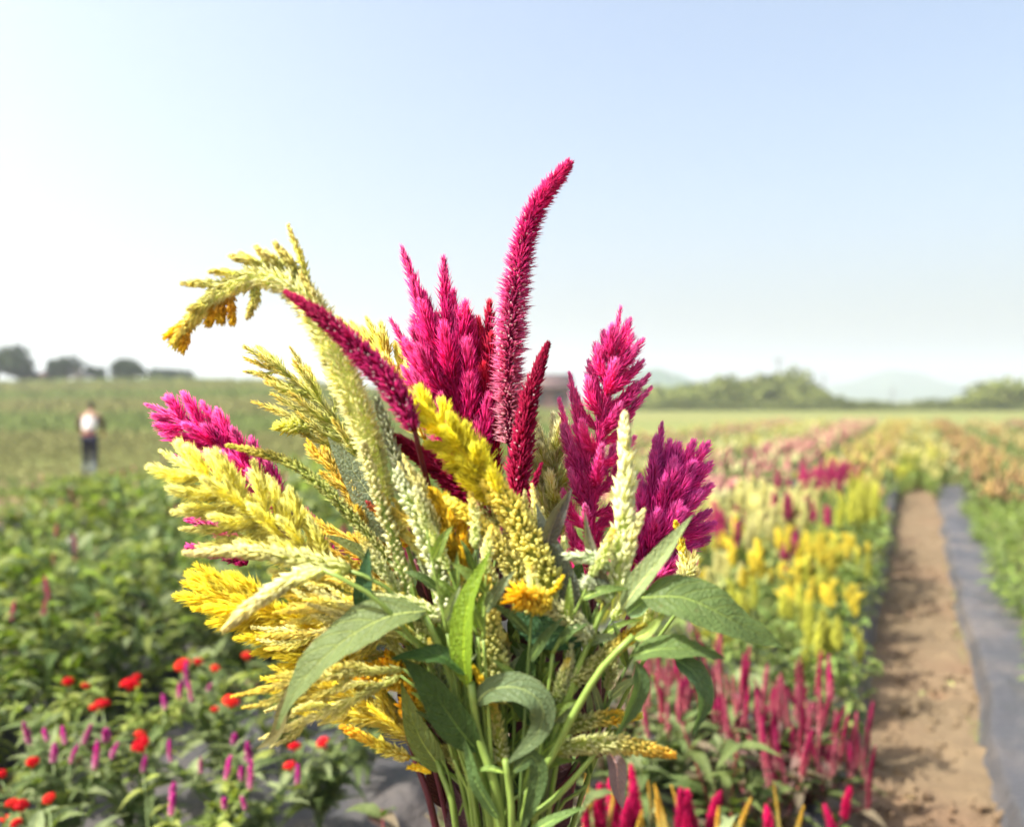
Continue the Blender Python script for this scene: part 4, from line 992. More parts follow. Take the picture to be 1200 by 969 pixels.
class Stem:
    def __init__(s, label, route, stemc=STG, r=4.0, name="cut_celosia", cat="flower", foot=None):
        s.rng = np.random.default_rng(abs(hash(label)) % 1 + len(label) * 977 + int(route[0][0]))
        fx = 560 + (route[0][0] - 560) * 0.10 + 40 if foot is None else foot
        foot_p = P(fx + random.uniform(-14, 14), 1290, 0.93 + (route[0][2] - .9) * .3)
        s.o = foot_p
        s.root = thing(name, foot_p, label, cat, BG)
        pts = [foot_p] + [P(*q) for q in route]
        c = curve(pts, 30); n = len(c)
        g = Geo(); g.tube(c, np.linspace(r * 1.25, r * .62, n) * .0009, np.array(stemc) * .8, 9, stemc)
        if len(route) > 0: link("stem", g.mesh("stem", s.o), M_STEM, s.root)
        s.stemc = stemc
    def _l(s, name, g, mat, parent=None, origin=None):
        o = link(name, g.mesh(name, s.o), mat, parent or s.root)
        return o
    def spike(s, pts, rad, n, L, W, stops, inner, spread=.9, core=.35, bead=False, name="flower_spike", sparkle=0, parent=None, mat=None):
        """rad: list of (t, px)"""
        d = pts[0][2]; k = d / 1000.0
        prof_ = lambda t: np.interp(t, [q[0] for q in rad], [q[1] for q in rad]) * k
        g = Geo(); w = [P(*q) for q in pts]
        head_spike(g, w, prof_, n, L * k, W * k, stops, inner, spread, core, bead=bead, r_=s.rng)
        if sparkle:
            c = curve(w, 28); t_, nn, bb = frames(c); t = s.rng.uniform(0, .8, sparkle); an = s.rng.uniform(0, 6.28, sparkle)
            T = unit(at(t_, t)); N = unit(at(nn, t)); B = np.cross(T, N); rd = N * np.cos(an)[:, None] + B * np.sin(an)[:, None]
            g.beads(at(c, t) + rd * (prof_(t) * .55)[:, None], rd + T * .5, 4.5 * k, 2.6 * k, (0.75, 0.45, 0.52), (0.85, 0.68, 0.7))
        return s._l(name, g, mat or (M_BUD if bead else M_PETAL), parent)
    def plume(s, axis, hw, nb, bl, br, stops, inner, tips=(), nst=110, L=11, W=2.6, lean=.75, spread=.55, name="plume", tw=.0, r0=None, flat=.75):
        """axis px points base->tip; hw list (t, px half width); nb branches of length bl px, radius br px; tips: explicit branch tips (px,py,d,t0)"""
        d = axis[0][2]; k = d / 1000.0; r_ = s.rng
        L = L * 1.8; W = W * .5; nst = int(nst * 2.9); spread = spread * .74
        A = curve([P(*q) for q in axis], 40); t_, nn, bb = frames(A)
        hwf = lambda t: np.interp(t, [q[0] for q in hw], [q[1] for q in hw]) * k
        g = Geo()
        prof_ = lambda t: np.interp(t, [0, .5, .85, 1], [br * .9, br, br * .7, br * .15]) * k
        head_spike(g, A, prof_, int(nst * 2.2), L * k, W * k, stops, inner, spread, .4, r_=r_)
        root = s._l(name, g, M_PETAL)
        br_list = []
        for i in range(nb):
            f = .02 + .86 * (i + r_.uniform(0, .6)) / nb; an = i * 2.399963 + r_.normal(0, .2)
            j = int(f * 39); T = t_[j]; rd = nn[j] * math.cos(an) + bb[j] * math.sin(an); rd = rd * np.array([1, flat, 1]); rd = rd / np.linalg.norm(rd)
            w = hwf(f) * r_.uniform(.75, 1.1); l = bl * k * (1 - .35 * f) * r_.uniform(.8, 1.2)
            q0 = A[j]; q2 = q0 + rd * w + T * l * lean; q1 = q0 + rd * w * .6 + T * l * lean * .35
            br_list.append(([q0, q1, q2], f))
        for tp in tips:
            j = int(tp[3] * 39); q0 = A[j]; q2 = P(*tp[:3]); q1 = q0 * .5 + q2 * .5 + (t_[j] * -0.004) + unit(q2 - q0) * 0
            br_list.append(([q0, q1, q2], tp[3]))
        for pts, f in br_list:
            g = Geo(); ln = np.linalg.norm(pts[2] - pts[0]); b_ = br * r_.uniform(.75, 1.1)
            pf = lambda t, b_=b_: np.interp(t, [0, .3, .75, 1], [b_ * .5, b_, b_ * .62, b_ * .12]) * k
            c0 = min(1.0, f)
            st = [(q[0], np.array(q[1]) * r_.uniform(.9, 1.1)) for q in stops]
            head_spike(g, pts, pf, max(24, int(nst * ln / (bl * k) * .8)), L * k, W * k, st, inner, spread, .35, r_=r_)
            link("branch", g.mesh("branch", s.o), M_PETAL, root)
        return root
    def leaf(s, pts, width, nh, col, fold=.25, wave=.03, label=None, seed=0, curl=0.0, na=18, nc=8):
        g = Geo(); d = pts[0][2]
        g.leaf(curve([P(*q) for q in pts], na + 1), width * d / 1000.0, nh, col, fold, wave, na, nc, seed + int(pts[0][0]), curl=curl)
        c = curve([P(*q) for q in pts], na + 1)
        g.tube(c[:na] - np.asarray(unit(np.array(nh, float))) * .0006, np.linspace(1.5, .4, na) * d / 1000, np.asarray(col) * 1.5, 5)
        o = s._l("leaf", g, M_LEAF)
        if label: o["label"] = label
        return o
    def twig(s, pts, r=2.0, col=None):
        g = Geo(); c = curve([P(*q) for q in pts], 12); g.tube(c, np.linspace(r, r * .6, 12) * .0009, col or s.stemc, 7); return s._l("side_stem", g, M_STEM)

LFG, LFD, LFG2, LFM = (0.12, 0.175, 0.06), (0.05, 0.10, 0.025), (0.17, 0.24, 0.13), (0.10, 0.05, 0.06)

# --- tall magenta spike
a = Stem("tall upright magenta bristly spike rising highest above the whole bouquet", [(600, 960, .95), (600, 700, .94), (597, 515, .93)], STMAR, 4.6)
a.spike([(597, 520, .93), (596, 430, .93), (605, 330, .93), (625, 250, .93), (666, 193, .93)], [(0, 14), (.15, 20), (.5, 19), (.62, 15), (.85, 11), (.95, 7), (1, 2.5)], 3000, 18, 2.3,
        [(0, (0.62, 0.36, 0.42)), (.2, (0.56, 0.17, 0.30)), (.55, (0.50, 0.07, 0.24)), (.75, (0.45, 0.018, 0.16)), (1, (0.56, 0.04, 0.18))], (0.18, 0.006, 0.06), 1.4, .25, sparkle=260)
a = Stem("narrow dark crimson spike pressed against the tall magenta spike", [(606, 960, .93), (604, 720, .92), (606, 600, .91)], STMAR, 4.0)
a.spike([(604, 605, .91), (610, 540, .91), (620, 470, .91), (641, 405, .91)], [(0, 16), (.3, 20), (.65, 13), (.9, 5), (1, 2)], 1300, 14, 3.4, [(0, (0.42, 0.02, 0.10)), (.5, (0.28, 0.005, 0.05)), (1, (0.24, 0.004, 0.035))], DKCRIM, .7, sparkle=60)
a = Stem("small short crimson spikelet with bare maroon stem below the narrow spike", [(612, 970, .92), (610, 760, .9), (606, 640, .885)], STMAR, 3.2)
a.spike([(600, 660, .885), (618, 590, .885), (634, 545, .885)], [(0, 6), (.4, 8), (1, 1.5)], 300, 9, 2.8, [(0, (0.26, 0.006, 0.05)), (1, (0.3, 0.006, 0.06))], DKCRIM, .5)
# --- left leaning magenta spike
a = Stem("long tapering magenta spike leaning left across the arching cream spike", [(570, 970, .9), (548, 760, .89), (512, 610, .87), (492, 530, .82), (485, 500, .795)], (0.10, 0.008, 0.022), 4.6)
a.spike([(486, 505, .79), (462, 458, .79), (420, 410, .79), (378, 373, .79), (336, 343, .79)], [(0, 10), (.15, 19), (.42, 20), (.7, 12), (.9, 5.5), (1, 1.5)], 1500, 13, 3.4, [(0, (0.50, 0.03, 0.18)), (.4, (0.46, 0.02, 0.16)), (.7, (0.32, 0.008, 0.08)), (1, (0.34, 0.008, 0.07))], DKCRIM, .75, .4, sparkle=120)
a = Stem("plump crimson spike pointing left under the lemon yellow plume", [(590, 970, .9), (585, 760, .88), (580, 610, .87)], STMAR, 4.5)
a.spike([(585, 608, .87), (545, 572, .865), (505, 542, .86), (461, 512, .855)], [(0, 24), (.35, 23), (.7, 13), (.9, 6), (1, 2)], 1500, 14, 3.6, [(0, (0.50, 0.012, 0.15)), (.45, (0.34, 0.008, 0.07)), (1, (0.20, 0.004, 0.03))], DKCRIM, .65, .4)
# --- magenta plume, centre left
a = Stem("broad magenta plume with two slender tips beside the tall spike", [(585, 970, .97), (575, 760, .97), (560, 600, .96)], STMAR, 5)
a.plume([(560, 600, .96), (545, 520, .96), (525, 440, .96), (512, 372, .96)], [(0, 32), (.3, 50), (.7, 40), (1, 10)], 30, 120, 15, [(0, (0.46, 0.015, 0.15)), (.55, (0.58, 0.028, 0.23)), (1, (0.76, 0.12, 0.36))], (0.38, 0.012, 0.12),
        [(472, 293, .96, .55), (520, 304, .96, .75), (459, 377, .96, .35), (497, 345, .97, .6), (534, 362, .96, .65), (483, 330, .95, .6), (545, 400, .95, .5), (475, 400, .95, .3), (520, 385, .94, .5)], 150, 12, 3.0)
a = Stem("coral red rounded plume between the broad magenta plume and tall spike", [(592, 970, .99), (580, 760, .98), (572, 560, .97)], STMAR, 4)
a.plume([(574, 600, .97), (570, 500, .97), (563, 385, .97)], [(0, 16), (.5, 20), (1, 9)], 13, 110, 13, [(0, (0.34, 0.006, 0.08)), (.6, (0.50, 0.01, 0.09)), (1, (0.72, 0.05, 0.10))], (0.25, 0.005, 0.05), [(548, 385, .97, .6), (576, 395, .97, .6), (560, 376, .97, .7), (545, 405, .96, .5), (578, 430, .96, .4)], 130, 11, 3.2)
# --- magenta plume right
a = Stem("upright jagged magenta plume tapering to a point behind the cream spike", [(640, 970, .95), (665, 800, .95), (688, 680, .95)], STMAR, 5)
a.plume([(690, 690, .95), (694, 600, .95), (704, 500, .95), (716, 430, .95), (727, 362, .95)], [(0, 40), (.3, 46), (.55, 42), (.75, 26), (.9, 12), (1, 4)], 34, 66, 9.5, [(0, (0.66, 0.05, 0.27)), (.5, (0.80, 0.085, 0.40)), (1, (0.90, 0.26, 0.56))], (0.58, 0.035, 0.23),
        [(668, 440, .95, .35), (656, 470, .95, .25), (752, 425, .95, .7), (760, 440, .95, .6), (762, 455, .95, .55), (698, 405, .95, .72), (740, 395, .95, .8), (690, 425, .95, .6), (752, 400, .95, .78), (662, 500, .94, .3)], 110, 10, 2.8)
# --- magenta fan at right
a = Stem("wide purplish magenta fan shaped plume above the big right hand leaf", [(660, 970, .98), (700, 820, .98), (745, 700, .98)], STMAR, 5)
a.plume([(748, 700, .98), (765, 640, .98), (785, 580, .98), (800, 545, .98)], [(0, 26), (.4, 34), (.8, 28), (1, 15)], 14, 75, 12, [(0, (0.64, 0.04, 0.30)), (.5, (0.76, 0.07, 0.42)), (1, (0.86, 0.20, 0.56))], (0.56, 0.03, 0.26),
        [(775, 500, .98, .35), (768, 515, .97, .3), (795, 524, .98, .7), (812, 520, .98, .7), (828, 522, .98, .7), (831, 545, .98, .65), (832, 570, .98, .6), (830, 600, .98, .45), (834, 615, .99, .4), (815, 640, .98, .3), (806, 560, .96, .6), (780, 560, .96, .5), (800, 600, .95, .4), (770, 600, .95, .3), (782, 640, .95, .15), (750, 560, .97, .25), (828, 632, .99, .3), (755, 660, .94, .05), (775, 670, .94, .05), (795, 655, .94, .1), (812, 660, .96, .1), (765, 690, .94, .0), (820, 580, .96, .55), (812, 545, .96, .7), (790, 540, .96, .6)], 150, 13, 3.0)
# --- cream plume between
a = Stem("pale cream plume tucked between the crimson spike and jagged magenta plume", [(630, 970, .99), (640, 780, .99), (648, 640, .99)], STG, 4)
a.plume([(655, 640, .99), (652, 580, .99), (648, 500, .99)], [(0, 28), (.5, 30), (1, 8)], 16, 70, 9, [(0, PALEG), (.5, CREAM), (1, (0.9, 0.86, 0.6))], (0.5, 0.5, 0.15), [(648, 486, .99, .6), (632, 505, .99, .5), (626, 525, .99, .4), (672, 520, .99, .5), (628, 550, .99, .3)], 70, 10, 3.2)
# --- arching cream spike
a = Stem("thick pale green spike arching far left with branched yellow tips", [(560, 970, .86), (520, 800, .85), (480, 680, .84), (452, 590, .83)], STG, 5.5)
sp = a.spike([(452, 590, .83), (428, 505, .83), (402, 440, .83), (372, 372, .83), (338, 332, .83), (292, 326, .83), (250, 350, .83), (222, 378, .83), (205, 402, .83)],
        [(0, 11), (.15, 18), (.4, 24), (.55, 22), (.7, 16), (.85, 11), (1, 6)], 3000, 12, 3.0, [(0, (0.62, 0.62, 0.34)), (.4, (0.86, 0.83, 0.50)), (.6, (0.94, 0.92, 0.62)), (.85, (0.94, 0.92, 0.50)), (1, (0.92, 0.80, 0.16))], (0.62, 0.68, 0.28), 1.2, .5)
for i, (q0, q1) in enumerate([((362, 345), (338, 265)), ((340, 320), (322, 285)), ((322, 318), (300, 290)), ((306, 318), (282, 298)), ((290, 322), (246, 318)), ((268, 335), (214, 332)), ((376, 372), (352, 320)), ((300, 335), (290, 372)), ((250, 352), (222, 362)), ((332, 320), (310, 296)), ((316, 315), (270, 300)), ((378, 380), (365, 340)), ((350, 330), (330, 292))]):
    a.spike([(*q0, .83), ((q0[0] + q1[0]) / 2 + 3, (q0[1] + q1[1]) / 2, .825), (*q1, .82)], [(0, 7), (.4, 7), (.8, 4), (1, 1)], 90, 10, 3.6, [(0, PALEG), (.6, (0.84, 0.78, 0.30)), (1, (0.9, 0.80, 0.34))], (0.4, 0.42, 0.1), .5, name="spikelet", parent=sp)
for q0, q1 in [((262, 345), (258, 376)), ((236, 365), (196, 394)), ((222, 376), (214, 410)), ((262, 345), (245, 378)), ((270, 340), (272, 378))]:
    a.spike([(*q0, .83), ((q0[0] + q1[0]) / 2, (q0[1] + q1[1]) / 2, .83), (*q1, .83)], [(0, 6), (.6, 8), (.9, 7), (1, 3)], 80, 9, 4.0, [(0, (0.6, 0.5, 0.14)), (.5, (0.8, 0.55, 0.06)), (1, GOLD)], (0.55, 0.36, 0.03), .5, name="spikelet", parent=sp)
# --- feathery cream/yellow plume, far left behind
a = Stem("feathery cream yellow plume pointing left beneath the arching spike", [(565, 970, .95), (520, 780, .95), (470, 620, .95), (430, 545, .95)], STG, 4)
a.plume([(430, 548, .95), (395, 495, .95), (345, 445, .95), (288, 420, .95)], [(0, 42), (.5, 34), (1, 4)], 18, 80, 6.5, [(0, PALEG), (.55, (0.80, 0.76, 0.32)), (1, (0.88, 0.72, 0.16))], (0.34, 0.38, 0.10), [(300, 436, .95, .5), (330, 458, .95, .4), (298, 471, .95, .25), (320, 478, .95, .2), (360, 430, .95, .5), (340, 500, .95, .1)], 60, 11, 2.6)
a.spike([(372, 500, .94), (350, 500, .94), (325, 500, .94)], [(0, 6), (.5, 13), (1, 4)], 120, 11, 4, [(0, PALEG), (1, YELLOW)], PALEG, 1.0, name="flower_tuft")
a = Stem("slender green spike with yellow tip crossing above the yellow plumes", [(575, 970, .87), (530, 800, .86), (480, 690, .86), (455, 655, .86)], STG, 3.5)
a.spike([(455, 655, .86), (405, 598, .86), (345, 545, .86), (268, 522, .86)], [(0, 9), (.4, 10), (.8, 7), (1, 2)], 750, 8, 3.2, [(0, (0.5, 0.5, 0.22)), (.6, (0.42, 0.46, 0.14)), (.85, (0.6, 0.52, 0.12)), (1, YELLOW)], (0.26, 0.34, 0.07), .55)
# --- left magenta plume
a = Stem("feathery magenta plume at far left lying above the yellow plume", [(570, 970, 1.0), (500, 800, 1.0), (420, 680, .99), (330, 592, .97)], STMAR, 4)
a.plume([(335, 600, .97), (300, 560, .97), (255, 522, .97), (215, 495, .97), (174, 475, .97)], [(0, 26), (.4, 36), (.7, 26), (1, 4)], 22, 60, 9, [(0, (0.60, 0.03, 0.27)), (.5, (0.74, 0.07, 0.37)), (1, (0.88, 0.22, 0.54))], (0.5, 0.02, 0.2), [(196, 507, .97, .6), (222, 478, .97, .6), (252, 488, .97, .5), (205, 535, .97, .35), (276, 516, .97, .3), (240, 500, .96, .55)], 90, 10, 3.0)
for q in ([(392, 655, 1.0), (372, 625, 1.0), (360, 600, 1.0)], [(300, 650, 1.0), (262, 625, 1.0), (222, 608, 1.0)], [(290, 660, 1.0), (260, 648, 1.0), (222, 640, 1.0)]):
    a.spike(q, [(0, 9), (.5, 12), (1, 3)], 220, 9, 3, [(0, MAGENTA), (1, (0.75, 0.14, 0.42))], (0.28, 0.006, 0.09), .6, name="flower_tuft")
# --- yellow plumes left
YST = [(0, (0.93, 0.91, 0.46)), (.45, (0.93, 0.90, 0.24)), (1, (0.95, 0.94, 0.44))]
a = Stem("largest bright yellow plume spreading left below the magenta plume", [(575, 970, .88), (510, 830, .87), (450, 740, .86), (400, 685, .86)], STG, 5)
a.plume([(402, 688, .86), (350, 640, .86), (290, 595, .86), (240, 562, .86), (192, 530, .86)], [(0, 36), (.4, 48), (.7, 38), (.9, 18), (1, 4)], 34, 70, 9.5, YST, (0.92, 0.87, 0.26), [(205, 600, .86, .55), (212, 575, .86, .7), (235, 640, .86, .35), (215, 620, .86, .45), (195, 555, .86, .8), (270, 560, .86, .6), (320, 570, .86, .4), (330, 590, .85, .35)], 100, 14, 3.2)
a = Stem("deep golden plume hanging lower left behind the big curved leaf", [(570, 970, .92), (510, 880, .91), (450, 810, .9)], STG, 4.5)
a.plume([(452, 812, .90), (400, 760, .90), (340, 725, .90), (275, 705, .90), (218, 684, .90)], [(0, 44), (.35, 56), (.7, 30), (1, 4)], 34, 80, 9.5, [(0, (0.90, 0.84, 0.20)), (.4, (0.92, 0.82, 0.09)), (1, (0.93, 0.82, 0.07))], (0.88, 0.75, 0.07), [(245, 715, .90, .6), (300, 765, .90, .35), (318, 795, .90, .2), (232, 664, .89, .7), (330, 780, .9, .25), (240, 690, .89, .75), (262, 735, .9, .55)], 110, 15, 3.2)
a = Stem("yellow plume with straw coloured base under the big curved leaf", [(575, 970, .88), (530, 910, .88), (490, 870, .87)], STG, 4)
a.plume([(492, 872, .87), (450, 838, .87), (400, 815, .87), (342, 800, .87)], [(0, 18), (.5, 34), (1, 6)], 20, 90, 7.5, [(0, (0.66, 0.58, 0.22)), (.5, (0.90, 0.85, 0.22)), (1, (0.92, 0.80, 0.07))], (0.86, 0.77, 0.16), [(310, 795, .87, .6), (320, 782, .88, .6), (352, 835, .87, .4), (385, 842, .87, .3)], 70, 16, 2.8)
# cream spikes over the yellow
CST = [(0, (0.62, 0.64, 0.30)), (.5, CREAM), (1, (0.92, 0.82, 0.36))]
a = Stem("bright cream pointed spike lying diagonally over the golden plume", [(572, 970, .84), (520, 810, .80), (450, 710, .765), (375, 665, .765)], STG, 3.6)
a.spike([(380, 668, .765), (345, 678, .765), (300, 706, .765), (265, 736, .765)], [(0, 9), (.4, 12), (.75, 8), (1, 2)], 420, 15, 5.0, [(0, (0.7, 0.72, 0.4)), (.5, (0.92, 0.9, 0.6)), (1, (0.95, 0.88, 0.45))], (0.7, 0.7, 0.3), .5)
a = Stem("straight cream spike pointing left across the largest yellow plume", [(573, 970, .84), (520, 790, .83), (460, 695, .79), (400, 665, .79)], STG, 3.4)
a.spike([(410, 668, .79), (350, 655, .79), (290, 646, .79), (220, 648, .79)], [(0, 16), (.3, 14), (.7, 9), (1, 2.5)], 560, 13, 4.6, [(0, (0.56, 0.58, 0.28)), (.5, (0.8, 0.78, 0.40)), (1, (0.92, 0.84, 0.46))], (0.46, 0.50, 0.15), .55)
a = Stem("loose pale yellow green spray of buds behind the curved leaf", [(578, 970, .88), (520, 830, .87), (470, 745, .86)], STG, 3.2)
a.plume([(475, 750, .86), (430, 715, .86), (390, 700, .86), (340, 690, .86)], [(0, 30), (.6, 28), (1, 6)], 14, 70, 6, [(0, (0.5, 0.52, 0.22)), (.6, (0.78, 0.72, 0.26)), (1, (0.86, 0.72, 0.18))], (0.4, 0.4, 0.12), [], 45, 12, 3.0)
# yellow small spike low left
a = Stem("small yellow spike pointing left just above the maroon stem", [(580, 970, .84), (560, 930, .84), (515, 900, .83), (478, 886, .83)], STG, 3.0)
a.spike([(480, 888, .83), (445, 873, .83), (402, 852, .83)], [(0, 10), (.4, 9), (.8, 6), (1, 2)], 240, 10, 4, [(0, (0.66, 0.62, 0.26)), (.4, YELLOW), (1, (0.86, 0.50, 0.02))], (0.55, 0.42, 0.05), .5)
a.leaf([(520, 905, .83), (490, 860, .825), (470, 800, .83)], 30, (0.1, -1, 0.2), (0.2, 0.27, 0.08), seed=3)
a.spike([(505, 905, .83), (490, 899, .83), (480, 899, .83)], [(0, 4), (.5, 6), (1, 2)], 60, 6, 3, [(0, YELLOW), (1, GOLD)], GOLD, .5, name="flower_bud")
for q in [[(512, 880, .83), (525, 905, .83), (535, 950, .83)], [(535, 905, .83), (545, 930, .83), (538, 955, .83)]]: a.twig(q, 1.8)
# --- yellow behind, upper left
a = Stem("yellow plume showing between the left leaning spike and magenta plume", [(585, 970, 1.0), (560, 760, 1.0), (520, 580, 1.0), (495, 510, .99)], STG, 4)
a.plume([(498, 515, .99), (475, 460, .99), (455, 425, .99), (440, 400, .99)], [(0, 22), (.5, 26), (1, 10)], 10, 60, 7.5, YST, (0.62, 0.42, 0.03), [(396, 372, .99, .6), (412, 378, .99, .6), (430, 374, .99, .8), (446, 380, .99, .8), (470, 402, .99, .4), (476, 425, .98, .3), (425, 385, .99, .7), (405, 388, .99, .5)], 80, 11, 3.2)
# --- lemon plume in the middle turning to green buds
a = Stem("lemon yellow feathery plume turning to green buds at centre of bouquet", [(610, 970, .84), (635, 780, .83), (645, 690, .82)], STG, 4.6)
pl = a.plume([(585, 590, .82), (555, 545, .82), (520, 505, .82), (480, 460, .82)], [(0, 18), (.4, 27), (.8, 17), (1, 3)], 26, 38, 8.5, [(0, (0.88, 0.84, 0.12)), (.5, (0.92, 0.86, 0.06)), (1, (0.94, 0.91, 0.12))], (0.88, 0.80, 0.08), [(502, 522, .82, .5), (525, 548, .82, .35), (505, 495, .82, .6), (545, 505, .82, .5), (565, 520, .82, .35)], 60, 12, 4.0)
a.spike([(645, 692, .82), (625, 645, .82), (600, 600, .82), (572, 562, .82)], [(0, 24), (.5, 24), (1, 17)], 620, 10, 5.0, [(0, (0.46, 0.46, 0.14)), (.5, (0.60, 0.55, 0.14)), (1, (0.66, 0.56, 0.08))], (0.22, 0.24, 0.04), 1.0, .5, bead=True, name="bud_spike")
a = Stem("yellow green budded spike lying parallel below the lemon plume", [(612, 970, .83), (628, 800, .82), (625, 720, .81)], STG, 3.8)
a.spike([(628, 715, .81), (605, 670, .81), (570, 622, .81), (524, 584, .81)], [(0, 15), (.4, 16), (.8, 10), (1, 3)], 480, 9, 4.6, [(0, (0.44, 0.46, 0.15)), (.5, (0.62, 0.56, 0.16)), (.85, (0.74, 0.60, 0.06)), (1, YELLOW)], (0.24, 0.26, 0.05), .9, .5, bead=True)
a.spike([(640, 720, .83), (618, 672, .83), (600, 632, .83)], [(0, 14), (.5, 12), (1, 4)], 260, 10, 4.2, [(0, (0.42, 0.42, 0.12)), (1, (0.66, 0.44, 0.02))], (0.24, 0.24, 0.04), .7)
a = Stem("short golden pointed plume standing upright left of the lime leaf", [(570, 970, .84), (558, 800, .83), (548, 715, .82)], STG, 3.8)
a.plume([(546, 690, .82), (535, 650, .82), (522, 610, .82), (512, 577, .82)], [(0, 16), (.5, 17), (1, 3)], 14, 45, 7, [(0, (0.72, 0.64, 0.12)), (.5, (0.86, 0.66, 0.04)), (1, (0.9, 0.7, 0.04))], (0.7, 0.52, 0.04), [(545, 610, .82, .4), (555, 625, .82, .3)], 60, 13, 3.2)
a.spike([(552, 740, .82), (549, 710, .82), (546, 680, .82)], [(0, 10), (.5, 12), (1, 10)], 110, 8, 4.2, [(0, BUDG), (1, (0.6, 0.52, 0.14))], (0.3, 0.34, 0.1), .9, .5, bead=True, name="bud_spike")
# --- pale budded spikes on the left of centre
a = Stem("pale spike of plump white green buds left of the lime leaf", [(560, 970, .82), (545, 830, .81), (530, 740, .80), (522, 700, .80)], STG, 4)
a.spike([(526, 722, .80), (512, 660, .80), (490, 605, .80), (466, 555, .80)], [(0, 13), (.4, 16), (.8, 11), (1, 5)], 230, 10.5, 6.2, [(0, (0.66, 0.68, 0.46)), (1, (0.56, 0.60, 0.36))], (0.24, 0.34, 0.08), 1.0, .4, bead=True)
a = Stem("silvery green feather spike rising beside the arching cream spike", [(556, 970, .85), (530, 800, .84), (505, 680, .83)], STG, 3.6)
a.spike([(508, 690, .83), (490, 620, .83), (465, 540, .83), (442, 468, .83)], [(0, 10), (.5, 11), (.85, 8), (1, 3)], 760, 10, 3.2, [(0, (0.50, 0.54, 0.34)), (.6, (0.54, 0.56, 0.40)), (1, (0.46, 0.50, 0.32))], (0.24, 0.30, 0.12), .65, .4)
a = Stem("thin budded green spike hugging the arching spike near its stem", [(552, 970, .83), (510, 800, .82), (478, 700, .81)], STG, 3.4)
a.spike([(480, 705, .81), (462, 640, .81), (440, 570, .81), (425, 520, .81)], [(0, 8), (.5, 10), (1, 4)], 150, 9, 5.2, [(0, (0.62, 0.62, 0.36)), (1, (0.6, 0.56, 0.26))], (0.25, 0.34, 0.08), .9, .4, bead=True)
a = Stem("small cream budded spike pointing left at middle height of bouquet", [(555, 970, .80), (545, 800, .79), (515, 722, .79)], STG, 3.0)
a.spike([(520, 728, .79), (492, 710, .79), (440, 696, .79)], [(0, 7), (.5, 10), (1, 3)], 150, 11, 4.6, [(0, (0.66, 0.68, 0.44)), (1, (0.6, 0.62, 0.34))], (0.3, 0.4, 0.1), .5, .4)
# yellow streaks with white florets (backlit) around 400,560
a = Stem("backlit cream and yellow florets beside the pale grey green leaf", [(560, 970, .93), (510, 800, .92), (470, 700, .91)], STG, 3.4)
a.plume([(472, 705, .91), (440, 640, .91), (410, 580, .91), (362, 518, .91)], [(0, 20), (.5, 18), (1, 4)], 14, 60, 6, [(0, (0.7, 0.62, 0.2)), (.5, (0.86, 0.70, 0.18)), (1, (0.9, 0.66, 0.06))], (0.5, 0.42, 0.08), [(352, 600, .91, .3), (375, 620, .91, .2), (368, 632, .91, .1), (392, 655, .91, .05), (395, 560, .91, .5)], 60, 11, 3.4)
a.leaf([(468, 640, .9), (440, 590, .90), (405, 540, .90), (384, 512, .9)], 44, (-.3, -.9, .4), (0.26, 0.33, 0.22), .2, .02, label="pale grey green leaf", seed=2)
a.leaf([(390, 665, .85), (360, 645, .85), (318, 612, .85)], 9, (0, -.8, .6), (0.20, 0.12, 0.09), .4, .02, label="narrow purplish brown leaf", seed=4)
a.leaf([(470, 690, .86), (430, 652, .86), (390, 630, .86), (372, 628, .86)], 18, (0, -.7, .7), (0.13, 0.16, 0.05), seed=5)
a = Stem("yellow edged maroon bract leaf stem left of the silvery spike", [(565, 970, .90), (520, 760, .89), (486, 655, .88)], STMAR, 3)
a.spike([(478, 640, .88), (455, 612, .88), (432, 590, .88)], [(0, 6), (.5, 8), (1, 2)], 160, 9, 3.4, [(0, GOLD), (.6, YELLOW), (1, CRIMSON)], (0.5, 0.2, 0.03), .5)
a.spike([(470, 705, .93), (445, 680, .93), (425, 650, .93)], [(0, 26), (.6, 24), (1, 8)], 420, 14, 4, [(0, CRIMSON), (1, MAGENTA)], DKCRIM, .9, name="flower_tuft")
# --- centre budded spikes
a = Stem("upright yellow green budded spike right beside the lime leaf", [(596, 970, .82), (590, 870, .81), (588, 815, .80)], STG, 3.8)
a.spike([(588, 822, .80), (580, 770, .80), (573, 715, .80), (566, 670, .80)], [(0, 16), (.3, 18), (.75, 13), (1, 4)], 330, 9.5, 5.6, [(0, (0.44, 0.46, 0.18)), (.6, (0.50, 0.48, 0.15)), (1, (0.56, 0.42, 0.05))], (0.24, 0.28, 0.06), 1.0, .5, bead=True)
a = Stem("yellow tipped spike with white buds standing low at centre", [(592, 970, .80), (590, 930, .79), (586, 890, .79)], STG, 3.6)
a.spike([(588, 895, .79), (582, 850, .79), (570, 810, .79), (556, 783, .79)], [(0, 13), (.3, 11), (.75, 7), (1, 2)], 190, 10, 4.4, [(0, BUDG), (.4, (0.66, 0.62, 0.26)), (.7, (0.78, 0.56, 0.04)), (1, GOLD)], (0.36, 0.4, 0.08), .7, .4)
a.spike([(552, 850, .80), (549, 815, .80), (548, 785, .80)], [(0, 7), (.5, 9), (1, 2)], 140, 8, 3.4, [(0, YGREEN), (1, (0.7, 0.46, 0.02))], (0.4, 0.36, 0.05), .5)
